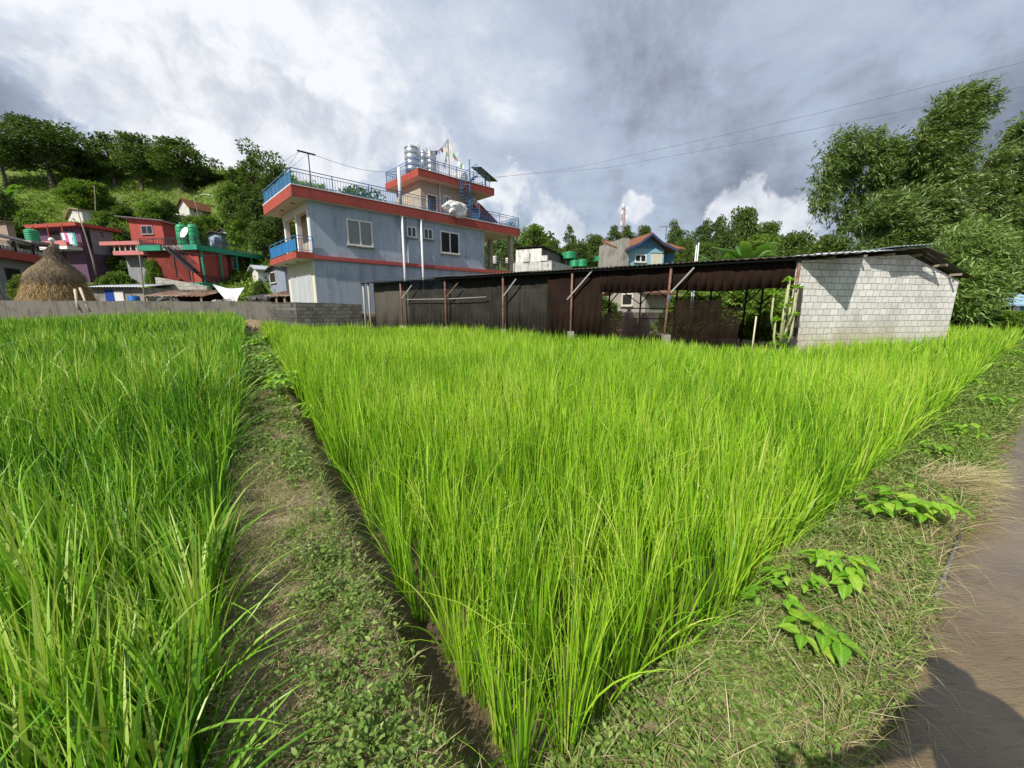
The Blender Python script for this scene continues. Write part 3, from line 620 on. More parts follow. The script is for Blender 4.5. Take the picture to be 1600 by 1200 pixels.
window(H, hs, 'u', 635, 353, 650, 370, w=.07, gm=M_GLASS, off=-.10); window(H, hs, 'u', 661, 356, 675.5, 373, w=.07, gm=M_GLASS)
window(H, hs, 'u', 687, 360, 717, 395, w=.085, gm=M_GLASS, bars=9)
for px in (628.5, 657.5):
    x = H.U(px, 380, -.1)[0]; MB().tube([(x, -.23, Z2), (x, -.23, 1.2)], .075, 10).build('downpipe', M_PIPE, hs)
x = H.U(645, 380)[0]; MB().box(x-.42, -.10, Z1t, x+.55, -.003, Z2-.004).build('duct_chase', M_BLUE, hs)
# front doors of the ground floor
for y0, w in ((.55, .75), (1.5, .75), (2.5, .8), (3.7, .8)):
    f = MB().box(-.075, y0-.06, ZB+.5, -.032, y0+w+.06, 3.45).build('door', M_WHITE, hs)
    d = MB(); d.box(-.09, y0, ZB+.6, -.077, y0+w/2-.02, 3.38); d.box(-.09, y0+w/2+.02, ZB+.6, -.077, y0+w, 3.38); d.build('door_leaf', paint('pale_grey_door', (.42, .45, .47), .6, .2), f)
# porch at the far end of the upper floor
for x, y in ((XR-.75, .05), (XR-.75, 2.6), (XR-.75, WD-.35)): MB().box(x, y, Z1t-.003, x+.32, y+.32, Z2-.032).build('pillar', M_STONE, hs)
m = MB(); rail(m, [(XE, -.06), (XR-.4, -.06), (XR-.4, WD)], Z1t, .95, .45, 1.6, .022); m.build('porch_railing', M_CONC, hs)
# stair room on the roof
PX0, PX1, PY0, PY1 = 8.0, 13.1, 1.5, 5.0
MB().box(PX0, PY0, Z2t, PX1, PY1, ZP).build('stair_room_wall', M_STONE, hs)
MB().box(PX0-.55, PY0-.7, ZP, PX1+1.2, PY1+.6, ZPt).build('stair_room_roof', M_RED, hs)
MB().box(PX0-.52, PY0-.67, ZP-.03, PX1+1.17, PY1+.57, ZP-.004).build('roof_soffit', M_CREAM, hs)
MB().box(PX0-.57, PY0-.72, ZPt, PX1+1.22, PY0-.6, ZPt+.04).build('coping', M_WHITE, hs)
m = MB(); q = [(PX0-.48, PY1+.5), (PX0-.48, PY0-.64), (PX1+.75, PY0-.64)]; rail(m, q, ZPt+.04, .72, .17, 1.7); rail(m, [(PX1+1.1, PY0+.6), (PX1+1.1, PY1+.5), (PX0-.48, PY1+.5)], ZPt, .76, .17, 1.7); m.build('roof_railing', M_RAIL, hs)
window(H, hs, 'u', 666, 302, 683, 335, M_CREAM, M_DOOR, off=PY0, mull=0, w=.09, name='door')
window(H, hs, 'u', 692, 305, 704, 322, M_WHITE, M_GLASS, off=PY0, mull=2, w=.07)
for px in (686,): x = H.U(px, 300, PY0)[0]; MB().tube([(x, PY0-.09, Z2t), (x, PY0-.09, ZP-.03)], .055, 8).build('downpipe', M_PIPE, hs)
x = H.U(625, 300, -.1)[0]; z = H.U(625, 262, -.1)[1]; MB().tube([(x, -.1, Z2t+.05), (x, -.1, z)], .11, 10).build('vent_pipe', M_PIPE, hs)
# spiral stair
sxx = H.U(733, 300, .55)[0]; zt = H.U(733, 250, .55)[1]
m = MB(); m.tube([(sxx, .45, Z2t), (sxx, .45, zt)], .055, 10).build('stair_pole', M_RAIL, hs)
m = MB(); pr = None; ns = 15
for i in range(ns):
    a = -1.2+i*.42; z = Z2t+(i+1)*(ZPt+.1-Z2t)/ns; c = Vector((sxx, .45, z)); o1 = c+Vector((math.cos(a), math.sin(a), 0))*.72; o2 = c+Vector((math.cos(a+.42), math.sin(a+.42), 0))*.72
    m.add([c+Vector((0, 0, q)) for q in (0, .035)]+[o1+Vector((0, 0, q)) for q in (0, .035)]+[o2+Vector((0, 0, q)) for q in (0, .035)], [(0, 2, 4), (1, 5, 3), (0, 1, 3, 2), (2, 3, 5, 4), (4, 5, 1, 0)])
m.build('stair_treads', M_RAIL, hs)
m = MB(); hp = []
for i in range(ns):
    a = -1.0+i*.42; z = Z2t+(i+1)*(ZPt+.1-Z2t)/ns; q = Vector((sxx+.72*math.cos(a), .45+.72*math.sin(a), z)); m.bar(q, q+Vector((0, 0, .85)), .025); hp.append(q+Vector((0, 0, .85)))
m.tube(hp, .02, 6); m.build('stair_rail', M_RAIL, hs)
def HL(x, y, z): return H.o+x*H.u+y*H.v+Vector((0, 0, z))
# things standing on the house roofs
x = H.U(712, 330, -.3)[0]
tb = thing('tarpaulin_bundle', 'white tarpaulin bundle lumped over the roof railing of the blue house', 'bundle', HL(x, -.30, Z2t+.45), H.a)
n = 56; vs = []; fs = []
for i in range(n+1):
    for j in range(n):
        th = math.pi*i/n; ph = 2*math.pi*j/n; d = Vector((math.sin(th)*math.cos(ph), math.sin(th)*math.sin(ph), math.cos(th)))
        r = 1+.55*(fbm(np.array([d.x*2.6+9]), np.array([d.y*2.2+d.z*3.4+5]), 5, 8)[0]-.5)+.12*math.sin(ph*5+th*3)*math.sin(th)-.16*abs(math.sin(ph*7+d.x*6+2*math.sin(th*4)))*math.sin(th); sq = max(abs(d.x), abs(d.z))**-.25
        vs.append((d.x*1.0*r*sq, d.y*.36*r, d.z*.52*r*sq))
for i in range(n):
    for j in range(n): fs.append((i*n+j, i*n+(j+1) % n, (i+1)*n+(j+1) % n, (i+1)*n+j))
MB().add(vs, fs, True).build('wrapped_sheet', M_TARP, tb)
m = MB(); m.tube([(-.3, -.42, -.3), (-.25, -.45, .1), (-.2, -.25, .55), (-.2, .35, .3)], .012, 5).build('rope', M_WOOD, tb)
def steel_tank(px0, px1, ytop, v, lab, base):
    pc = (px0+px1)/2; x = H.U(pc, ytop, v)[0]; z = H.U(pc, ytop, v)[1]; r = abs(H.U(px1, ytop, v)[0]-H.U(px0, ytop, v)[0])*.46; h = z-base-.35
    tg = thing('steel_water_tank', lab, 'water tank', HL(x, v, base), H.a, 'steel water tanks on the stair room roof'); pf = [(r*.9, .35)]
    for i in range(4): q = .35+h*.86*i/4; pf += [(r, q+.03), (r, q+h*.15), (r*.93, q+h*.18), (r*.93, q+h*.20)]
    pf += [(r, .35+h*.86), (r*.97, .35+h*.90), (r*.5, .35+h*.97), (r*.2, .35+h)]
    MB().lathe(pf, (0, 0, 0), 22).build('tank_body', M_STEEL, tg); m = MB()
    for k in range(4): a = k*1.571+.6; m.bar((r*.8*math.cos(a), r*.8*math.sin(a), 0), (r*.8*math.cos(a), r*.8*math.sin(a), .36), .06)
    m.lathe([(r*.85, .30), (r*.85, .34)], (0, 0, 0), 16).build('stand', M_DKRAIL, tg)
    MB().tube([(r*.9, -.1, .5), (r*1.15, -.1, .5), (r*1.15, -.1, .35+h*1.05), (r*.6, -.1, .35+h*1.06)], .03, 6).build('feed_pipe', M_PIPE, tg)
steel_tank(632, 654, 227, 3.0, 'large ribbed steel water tank nearest the railing corner of the stair room roof', ZPt)
steel_tank(656, 665, 233, 3.6, 'slim steel water tank between the two wider ones on the roof', ZPt)
steel_tank(666, 679, 236, 2.6, 'medium steel water tank beside the prayer flag pole', ZPt)
x = H.U(718, 255, 2.2)[0]; plastic_tank(HL(x, 2.2, ZPt), .62, 1.0, 'low white plastic tank at the end of the prayer flag string on the roof', M_WHITE, 'water tanks on roofs')
# prayer flags
px_ = H.U(700, 215, 2.6); tg = thing('prayer_flag_pole', 'bamboo pole with strings of white and coloured prayer flags on the rooftop', 'prayer flags', HL(px_[0], 2.6, ZPt), H.a)
ht = px_[1]-ZPt; MB().tube([(0, 0, 0), (.03, 0, ht*.5), (0, .02, ht)], [.05, .04, .025], 8).build('pole', M_WOOD, tg)
fc = [paint('flag_white', (.75, .75, .72), .8, .1), paint('flag_yellow', (.65, .42, .05), .8, .1), paint('flag_red', (.5, .06, .05), .8, .1), paint('flag_blue', (.05, .15, .45), .8, .1), paint('flag_green', (.06, .3, .1), .8, .1)]
def hang(px, py, v, bias):
    q = H.U(px, py, v); e = Vector((q[0]-px_[0], v-2.6, q[1]-ZPt)); s = Vector((0, 0, ht-.05)); n = 15
    pts = [s.lerp(e, i/n)-Vector((0, 0, .35*math.sin(math.pi*i/n))) for i in range(n+1)]
    st = MB().tube(pts, .008, 4, False).build('flag_string', M_WOOD, tg)
    for i in range(1, n):
        p = pts[i]; d = (pts[i+1]-pts[i-1]).normalized(); m = MB(); w = .12; hh = .30; k = random.uniform(-.15, .15)
        a, b = p-d*w, p+d*w; m.add([a, b, b+Vector((k, -.05, -hh)), a+Vector((k, -.02, -hh*.9)), a+Vector((0, .006, 0)), b+Vector((0, .006, 0)), b+Vector((k, -.044, -hh)), a+Vector((k, -.014, -hh*.9))], [(0, 1, 2, 3), (7, 6, 5, 4), (0, 4, 5, 1), (1, 5, 6, 2), (2, 6, 7, 3), (3, 7, 4, 0)])
        m.build('flag', fc[random.choice([0, 0, 0, 0, 0, 1, 2, 1, 4, 3]) if random.random() > bias else 2], st)
hang(672, 235, 2.2, .15); hang(692, 258, 1.4, 0); hang(724, 258, 1.6, 0)
# solar panel
q = H.U(749, 268, 1.2); q2 = H.U(775, 279, 1.2)
tg = thing('solar_panel', 'tilted solar panel on a short post at the corner of the stair room roof', 'solar panel', HL((q[0]+q2[0])/2, 1.2, ZPt), H.a)
w = abs(q2[0]-q[0])/2; zc_ = (q[1]+q2[1])/2-ZPt
MB().tube([(0, .3, -.1), (0, .3, zc_-.05)], .06, 8).build('post', M_DKRAIL, tg)
m = MB(); m.add([(-w, -.2, zc_+.34), (w, -.2, zc_-.34), (w, 1.0, zc_-.10), (-w, 1.0, zc_+.58), (-w, -.2, zc_+.38), (w, -.2, zc_-.30), (w, 1.0, zc_-.06), (-w, 1.0, zc_+.62)], [(3, 2, 1, 0), (4, 5, 6, 7), (0, 1, 5, 4), (1, 2, 6, 5), (2, 3, 7, 6), (3, 0, 4, 7)])
m.build('panel', paint('solar_cells', (.02, .025, .04), .2, .1, spec=.6), tg)
# tv mast
q = H.U(481.5, 240, .2); tg = thing('antenna_mast', 'T shaped antenna mast with guy wires at the front corner of the blue house roof', 'antenna', HL(q[0], .2, Z2t), H.a)
hz_ = q[1]-Z2t; e0 = H.U(468, 240, .2)[0]-q[0]; e1 = H.U(493, 245, .2)[0]-q[0]
MB().tube([(0, 0, 0), (0, 0, hz_)], .03, 8).build('mast', M_DKRAIL, tg); MB().bar((e0*1.25, 0, hz_+.02), (e1, 0, hz_+.02), .07).build('crossbar', M_DKRAIL, tg)
m = MB()
for e in ((-1.6, 2.2, 0.05), (-1.2, 4.5, .8), (-2.2, 5.4, .8)): m.tube([(e0 if e[0] < -1.5 else 0, 0, hz_), e], .008, 4)
m.build('guy_wire', M_DKRAIL, tg)
o = MB().tube([HL(q[0]+e1, .2, q[1]).lerp(HL(8.2, 2.0, ZPt+.4), i/10)-Vector((0, 0, .5*math.sin(math.pi*i/10))) for i in range(11)], .010, 4).build('cable', M_DKRAIL); tag(o, 'thin cable from the antenna mast to the stair room roof', 'cable')
# overhead wires leaving the roof
for k, (pts, lab) in enumerate((([(770, 278, 30), (900, 262, 27), (1150, 207, 24), (1350, 160, 22), (1600, 97, 20), (1750, 55, 19)], 'upper overhead wire sagging from the rooftop towards the bamboo'),
                                ([(770, 277, 31), (950, 262, 28), (1180, 220, 25), (1400, 176, 23), (1600, 135, 21), (1750, 103, 20)], 'lower overhead wire running beneath the upper one'))):
    Q = [P(*p) for p in pts]; o = MB().tube(Q, .006, 5).build('overhead_wire', M_DKRAIL); tag(o, lab, 'wire', 'overhead wires')
# a red tin awning at the far corner of the roof
tg = H.thing('roof_awning', 'small red tin awning leaning at the far corner of the blue house roof', 'awning'); q = H.U(745, 318, .6); 
MB().corr((q[0], .3, q[1]), (q[0], 3.4, q[1]), (q[0]+1.9, 3.4, Z2t+.35), (q[0]+1.9, .3, Z2t+.35), 14, .02).build('awning_sheet', paint('dull_red_tin', (.30, .09, .07), .7, .6), tg)
m = MB()
for yy in (.4, 3.3): m.bar((q[0]+.05, yy, Z2t), (q[0]+.05, yy, q[1]-.03), .05); m.bar((q[0]+1.85, yy, Z2t), (q[0]+1.85, yy, Z2t+.32), .05)
m.build('frame', M_DKRAIL, tg)
# ================================================================ the long tin shed
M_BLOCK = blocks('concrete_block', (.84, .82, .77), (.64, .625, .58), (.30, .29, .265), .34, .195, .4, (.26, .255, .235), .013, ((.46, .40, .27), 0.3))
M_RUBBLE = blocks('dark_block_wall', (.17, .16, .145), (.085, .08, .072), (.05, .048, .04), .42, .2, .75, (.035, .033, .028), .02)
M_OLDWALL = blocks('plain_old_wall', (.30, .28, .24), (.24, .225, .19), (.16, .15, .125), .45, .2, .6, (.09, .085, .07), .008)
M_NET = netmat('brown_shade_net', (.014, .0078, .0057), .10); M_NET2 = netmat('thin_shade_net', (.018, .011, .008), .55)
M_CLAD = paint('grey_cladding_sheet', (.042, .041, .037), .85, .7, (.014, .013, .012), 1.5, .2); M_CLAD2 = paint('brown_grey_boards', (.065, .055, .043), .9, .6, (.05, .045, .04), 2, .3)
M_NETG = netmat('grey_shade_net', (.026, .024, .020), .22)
M_POST = rusty('rusty_post', (.22, .13, .10), (.20, .085, .05), .6); M_BRACE = paint('grey_brace', (.34, .33, .31), .6, .4)
N3 = Vector((8.6, 11.9, 0)); F3 = Vector((-8.3, 22.0, 0)); UD = (F3-N3).normalized(); WDIR = Vector((.976, .216, 0)); SL = (F3-N3).length
sh = thing('tin_shed', 'long open fronted shed with black tin roof, shade nets and a block end wall', 'shed', N3)
def SH(px, off=0.):      # distance along the front for a picture column near the horizon
    x, f, z = ray(px, 470); mm = x/f; o = N3+WDIR*off; return (mm*o.y-o.x)/(UD.x-mm*UD.y)
def SZ(px, py, off=0.):
    s = SH(px, off); Y = (N3+WDIR*off+UD*s).y; x, f, z = ray(px, py); return CAM_Z+z/f*Y
def sp(s, off, z): return UD*s+WDIR*off+Vector((0, 0, z))
eave = lambda s: 3.03-.12*s/SL
def ridge(s): return 3.32-.10*s/SL
n_ = 11
for i in range(1, n_):     # overlapping roof sheets
    s0 = -.38+(SL+.75)*i/n_; s1 = -.38+(SL+.75)*(i+1)/n_+.12; lift = .006*(i % 2); dz = random.uniform(-.012, .02); ov = -.30+random.uniform(-.07, .05)
    m = MB().corr(sp(s0, ov, eave(s0)+.02+lift+dz), sp(s1, ov, eave(s1)+.02+lift), sp(s1, 4.15, ridge(s1)+.05+lift), sp(s0, 4.15, ridge(s0)+.05+lift), 12, .016)
    m.build('roof_sheet', M_TIN if i == 0 else M_BLTIN, sh)
    m = MB().corr(sp(s0, 4.05, ridge(s0)+.06+lift), sp(s1, 4.05, ridge(s1)+.06+lift), sp(s1, 6.72, 2.52+lift), sp(s0, 6.72, 2.52+lift+dz), 12, .016); m.build('roof_sheet', M_BLTIN, sh)
s1 = -.38+(SL+.75)/n_+.12; E3 = lambda s, o: eave(s)+.02+(ridge(s)+.03-eave(s))*(o+.3)/4.45
MB().corr(sp(-1.5, -.32, E3(0, -.32)), sp(s1, -.32, E3(s1, -.32)), sp(s1, 2.15, E3(s1, 2.15)), sp(-.12, 2.15, E3(0, 2.15)), 13, .016).build('roof_sheet', M_BLTIN, sh)  # eave corner stretched outward so its wedge shadow reaches further down the wall
MB().corr(sp(-.45, 2.05, E3(0, 2.05)+.02), sp(s1, 2.05, E3(s1, 2.05)+.02), sp(s1, 2.9, E3(s1, 2.9)+.02), sp(-.62, 2.9, E3(0, 2.9)+.02), 12, .016).build('roof_sheet', M_TIN, sh)
MB().corr(sp(-.70, 2.8, E3(0, 2.8)+.045), sp(s1, 2.8, E3(s1, 2.8)+.045), sp(s1, 4.2, E3(s1, 4.2)+.045), sp(-.50, 4.2, E3(0, 4.2)+.045), 12, .016).build('roof_sheet', M_TIN, sh)
MB().corr(sp(-.42, 4.05, 3.40), sp(s1, 4.05, 3.38), sp(s1, 6.7, 2.53), sp(-.28, 6.7, 2.53), 12, .016).build('roof_sheet', M_BLTIN, sh)
# end wall with its gable
prof = [(0, -.2), (6.56, -.2), (6.56, 2.46), (4.1, 3.22), (0, 2.94)]
vs = [WDIR*a+Vector((0, 0, z)) for a, z in prof]; bk = Vector((-.216, .976, 0))*.16; vs = vs+[v+bk for v in vs]; k = len(prof)
MB().add(vs, [tuple(range(k)), tuple(range(k, 2*k))[::-1]]+[(i, k+i, k+(i+1) % k, (i+1) % k) for i in range(k)]).build('end_wall', M_BLOCK, sh)
fw = Vector((.216, -.976, 0))
m = MB()
for a in (.9, 2.1, 3.1, 4.3, 5.2, 6.0):   # purlin ends under the gable overhang
    z = (3.0+.28*a/4.1 if a < 4.1 else 3.3-.82*(a-4.1)/2.46)-.045; p = WDIR*a+Vector((0, 0, z)); ln = random.uniform(.22, .42)
    MB().bar(p+fw*ln, p-fw*.3, .05, .07).build('purlin', M_WOOD, sh)
MB().bar(WDIR*4.1+fw*.42+Vector((0, 0, 3.36)), WDIR*5.0+fw*.45+Vector((0, 0, 3.12)), .16, .03).build('loose_board', M_CLAD2, sh)
MB().corr(WDIR*2.9+fw*.55+Vector((0, 0, 3.36)), WDIR*4.3+fw*.55+Vector((0, 0, 3.47)), WDIR*4.3-fw*.9+Vector((0, 0, 3.47)), WDIR*2.9-fw*.9+Vector((0, 0, 3.36)), 9, .012).build('patch_sheet', paint('bare_galvanised', (.40, .47, .50), .4, .3, metal=.3), sh)
# leaning board at the wall corner
MB().bar(WDIR*.02+fw*.3-UD*-.12+Vector((0, 0, -.1)), WDIR*.05+fw*.06+Vector((0, 0, 2.2)), .16, .035).build('corner_board', M_CLAD2, sh)
# posts and braces
for i, px in enumerate((569, 577, 627, 696, 786, 893, 1045, 1241)):
    s = SH(px); tilt = .07 if px == 1045 else 0.
    f = MB(); f.tube([sp(s+tilt, 0, -.15), sp(s, 0, eave(s)-.02)], .045 if px > 600 else .06, 8); f.build('post', M_POST if px > 600 else M_BRACE, sh)
    if 600 < px: MB().box(*(sp(s, 0, -.1)-Vector((.12, .12, 0))), *(sp(s, 0, .62)+Vector((.12, .12, 0)))).build('post_footing', M_CONC, sh)
for p0, q0, p1, q1 in ((630, 466, 646, 446), (699, 464, 718, 442), (789, 462, 808, 436), (888, 468, 926, 422), (1049, 457, 1082, 418)):
    s0, s1 = SH(p0), SH(p1); MB().bar(sp(s0, -.05, SZ(p0, q0)), sp(s1, -.05, SZ(p1, q1)), .045).build('brace', M_BRACE if q0 != 464 else M_POST, sh)
MB().tube([sp(SH(632), .10, SZ(632, 468)), sp(SH(700), .09, SZ(700, 467)), sp(SH(757), .09, SZ(757, 464))], .022, 6).build('rail_pipe', M_BRACE, sh)
MB().bar(sp(-.2, -.04, eave(0)-.05), sp(SL+.1, -.04, eave(SL)-.05), .04, .05).build('eave_beam', M_DKRAIL, sh)
# cladding and nets behind the posts
def sheet(mb, p0, p1, z0, z1, off, th=.012, cols=10, wav=.0):
    a, b = SH(p0), SH(p1)
    for i in range(cols):
        t0, t1 = a+(b-a)*i/cols, a+(b-a)*(i+1)/cols
        o0 = off+wav*math.sin(i*1.9); o1 = off+wav*math.sin((i+1)*1.9); e0 = z1(t0) if callable(z1) else z1; e1 = z1(t1) if callable(z1) else z1; g0 = z0(t0) if callable(z0) else z0; g1 = z0(t1) if callable(z0) else z0
        mb.add([sp(t0, o0, g0), sp(t1, o1, g1), sp(t1, o1, e1), sp(t0, o0, e0), sp(t0, o0+th, g0), sp(t1, o1+th, g1), sp(t1, o1+th, e1), sp(t0, o0+th, e0)], [(0, 1, 2, 3), (7, 6, 5, 4), (3, 2, 6, 7), (0, 4, 5, 1)], True)
    return mb
ev = lambda s: eave(s)-.05
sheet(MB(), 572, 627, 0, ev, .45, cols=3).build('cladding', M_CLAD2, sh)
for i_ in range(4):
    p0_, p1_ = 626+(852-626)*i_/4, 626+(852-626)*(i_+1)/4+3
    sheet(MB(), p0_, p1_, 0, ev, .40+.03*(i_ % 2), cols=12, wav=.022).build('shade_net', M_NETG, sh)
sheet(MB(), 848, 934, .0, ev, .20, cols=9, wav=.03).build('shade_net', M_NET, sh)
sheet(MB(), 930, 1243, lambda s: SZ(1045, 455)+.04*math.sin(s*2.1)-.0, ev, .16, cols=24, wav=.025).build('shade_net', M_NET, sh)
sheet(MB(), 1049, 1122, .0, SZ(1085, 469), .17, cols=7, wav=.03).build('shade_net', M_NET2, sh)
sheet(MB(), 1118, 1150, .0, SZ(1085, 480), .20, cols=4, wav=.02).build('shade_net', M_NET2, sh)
sheet(MB(), 932, 1046, .0, SZ(990, 488), .2, cols=8, wav=.03).build('shade_net', M_NET2, sh)  # added net, this bay is clear; it dims the bright opening
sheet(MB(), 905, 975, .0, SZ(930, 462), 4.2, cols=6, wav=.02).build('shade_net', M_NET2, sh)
# frame of the open back side
for px in (838, 905, 952, 1001, 1057, 1110, 1165, 1190):
    s = SH(px, 6.3); MB().tube([sp(s, 6.3, 0), sp(s, 6.3, 2.5)], .04, 6).build('back_post', M_DKRAIL, sh)
    MB().bar(sp(s, 6.3, 1.7), sp(s+.9, 6.0, 2.52), .04).build('back_brace', M_DKRAIL, sh); MB().bar(sp(s, 6.3, 1.7), sp(s-.9, 6.0, 2.52), .04).build('back_brace', M_DKRAIL, sh)
MB().bar(sp(SH(980, 6.3), 6.25, 1.52), sp(SH(1150, 6.3), 6.25, 1.52), .05).build('back_rail', M_DKRAIL, sh); MB().bar(sp(SH(980, 6.3), 6.25, 1.05), sp(SH(1062, 6.3), 6.25, 1.05), .05).build('back_rail', M_DKRAIL, sh)
MB().bar(sp(0, 6.3, 2.44), sp(SL, 6.3, 2.44), .07).build('back_beam', M_DKRAIL, sh)
a, b = SH(600, 6.4), SH(872, 6.4)
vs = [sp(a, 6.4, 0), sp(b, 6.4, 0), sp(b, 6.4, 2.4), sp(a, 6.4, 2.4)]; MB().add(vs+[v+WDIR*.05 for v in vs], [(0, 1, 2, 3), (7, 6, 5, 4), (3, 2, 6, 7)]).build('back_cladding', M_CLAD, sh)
# stake and cactus in front of the shed
b = P(1178, 520, 11.4); o = MB().tube([(b.x, b.y, -.1), (b.x+.01, b.y, 1.32)], .022, 8).build('stake', paint('pale_stake', (.55, .50, .34), .8, .3)); tag(o, 'thin pale wooden stake standing in the rice before the open shed', 'stake')
cb_ = P(1224, 500, 11.35); tg = thing('cactus_plant', 'tall branching euphorbia cactus beside the block end wall of the shed', 'cactus', (cb_.x, cb_.y, 0))
m = MB(); M_CACT = paint('cactus_skin', (.36, .38, .18), .7, .4, (.24, .20, .10), 3)
m.tube([(0, 0, -.1), (.0, 0, 1.3), (.02, 0, 2.32)], [.06, .05, .035], 8)
for s in ((-.28, 1.05, 1.95, .1), (-.16, .8, 1.6, -.15), (.24, .9, 1.75, .1), (.14, 1.2, 2.1, -.12), (-.30, .5, 1.2, -.1), (.28, .55, 1.35, 0)):
    m.tube([(0, 0, s[1]-.35), (s[0]*.7, s[3], s[1]-.1), (s[0], s[3]*1.3, s[1]+.25), (s[0]*1.03, s[3]*1.3, s[2])], [.035, .035, .032, .025], 7)
m.build('stem', M_CACT, tg); acc = Acc(); tips = [(.02, 0, 2.32), (-.29, .13, 1.95), (-.16, -.2, 1.6), (.25, .13, 1.75), (.14, -.15, 2.1), (-.31, -.13, 1.2), (.29, 0, 1.35), (-.15, 0, .5), (.15, .1, .4), (0, -.1, .7)]
for tp in tips:
    n = 46; dd = rdir(n); dd[:, 2] = np.abs(dd[:, 2])*.6-.1; acc.add(*leaves(np.array(tp)+dd*.05, dd, rng.uniform(.09, .17, n), rng.uniform(.05, .08, n), np.array([[0, 0, 1.]])+rdir(n)*.4, rng.uniform(.3, 1, n)))
acc.build('foliage', M_BEAN, tg)

M_OLDCONC = paint('old_rough_plaster', (.155, .145, .12), .95, .8, (.05, .047, .036), 1.6, .6)
# ================================================================ boundary walls
def wall_run(name, label, pts, top, th, mat, bot=-.3, cap=None, group=None):
    o3 = Vector(pts[0]).to_3d(); tg = thing(name, label, 'wall', o3); m = MB(); cp = MB()
    for i, (p, q) in enumerate(zip(pts[:-1], pts[1:])):
        p = Vector(p).to_3d()-o3; q = Vector(q).to_3d()-o3; d = (q-p).normalized(); nn = Vector((-d.y, d.x, 0))*th; z0, z1 = top[i], top[i+1]; K = max(1, int((q-p).length/1.2)); U = Vector((0, 0, 1))
        prev = z0
        for k in range(K):
            a = p.lerp(q, k/K); b = p.lerp(q, (k+1)/K); za = prev; zb = z0+(z1-z0)*(k+1)/K+random.uniform(-.03, .03); prev = zb
            m.add([a+U*bot, b+U*bot, b+U*zb, a+U*za, a+nn+U*bot, b+nn+U*bot, b+nn+U*zb, a+nn+U*za], [(0, 1, 2, 3), (7, 6, 5, 4), (3, 2, 6, 7), (4, 0, 3, 7), (1, 5, 6, 2)])
    m.build('masonry', mat, tg); return tg
wall_run('boundary_wall', 'long low old plastered wall behind the deep green rice below the haystack', [(-48, 28.7), (-36.6, 28.1), (-24, 26.6), (-15.6, 25.5)], [2.05, 2.03, 1.96, 1.9], .25, M_OLDCONC)
wall_run('block_wall', 'dark stained block wall with a pale end in front of the blue house', [(-15.5, 25.1), (-11.45, 20.75), (-8.55, 22.3)], [1.86, 1.82, 1.72], .22, M_RUBBLE)

# ================================================================ the haystack
M_HAY = leafmat('hay_straw', [(.13, .085, .04), (.30, .20, .085), (.42, .30, .13), (.52, .40, .20)], .1, .8, .2); M_THATCH = leafmat('weathered_straw', [(.06, .05, .04), (.12, .10, .08), (.20, .165, .125), (.26, .22, .17)], .1, .85, .2)
hb = P(90, 479, 33); hy = thing('haystack', 'tall conical straw haystack with weathered grey cap and golden flank behind the low wall', 'haystack', (hb.x, hb.y, 1.1))
LEAN = .13
def shear(v): v = np.array(v, float); v[:, 0] += LEAN*v[:, 2]; return v
pf = [(2.5, 0), (2.36, .5), (2.1, 1.2), (1.86, 1.9), (1.68, 2.35), (1.74, 2.7), (1.62, 3.1), (1.32, 3.5), (.98, 3.85), (.66, 4.25), (.46, 4.65), (.34, 5.0), (.2, 5.35), (.02, 5.5)]
n = 40; vs = []
for i, (r, z) in enumerate(pf):
    for k in range(n): a = 2*math.pi*k/n; q = 1+.24*(fbm(np.array([math.cos(a)*2+7]), np.array([z*1.1+math.sin(a)*2+3]), 3, 5)[0]-.5); vs.append((r*q*math.cos(a), r*q*math.sin(a), z))
MB().add(shear(vs), [(i*n+k, i*n+(k+1) % n, (i+1)*n+(k+1) % n, (i+1)*n+k) for i in range(len(pf)-1) for k in range(n)], True).build('core', paint('packed_straw', (.22, .16, .085), .95, .5, (.10, .08, .05), 3, .6), hy)
def stackstraw(z0, z1, cnt, l0, l1, w):
    zz = rng.uniform(z0, z1, cnt); a = rng.uniform(0, 6.28, cnt); r = np.interp(zz, [p[1] for p in pf], [p[0] for p in pf])*rng.uniform(.97, 1.04, cnt)
    base = shear(np.stack([r*np.cos(a), r*np.sin(a), zz], -1)); sl = np.interp(zz, [0, 3, 3.6, 4.4, 5.5], [.35, .45, .8, .5, .35])
    return blades(base, rng.uniform(l0, l1, cnt), w*rng.uniform(.6, 1.4, cnt), a+rng.normal(0, .5, cnt), np.pi-sl+rng.normal(0, .42, cnt), rng.normal(0, .6, cnt), 3, a+np.pi/2+rng.normal(0, .4, cnt), rng.uniform(0, 1, cnt))
acc = Acc(); acc.add(*stackstraw(.1, 2.5, 6500, .22, .75, .024)); acc.build('straw_flank', M_HAY, hy)
acc = Acc(); acc.add(*stackstraw(2.45, 5.55, 7000, .15, .5, .020)); acc.add(*stackstraw(.9, 2.6, 500, .2, .5, .02)); acc.build('straw_cap', M_THATCH, hy)
MB().tube(shear([(0, 0, 5.2), (.02, 0, 5.75)]), .10, 8).build('pole', M_WOOD, hy); MB().lathe([(.05, 0), (.17, .08), (.20, .2), (.12, .32), (.03, .36)], (5.65*LEAN+.02, 0, 5.65), 12).build('pot_cap', M_WHITE, hy)
for i, (px0, py0, px1, py1, lab) in enumerate(((117, 452, 122, 480, 'upright pale pole propped against the haystack flank'), (125, 450, 139, 481, 'slanting pale pole propped against the haystack flank'))):
    o = MB().tube([P(px0, py0, 27.7), P(px1, py1+4, 27.2)], .075, 8).build('prop_pole', paint('bare_pole', (.50, .43, .30), .8, .3)); tag(o, lab, 'pole', 'poles leaning on the haystack')

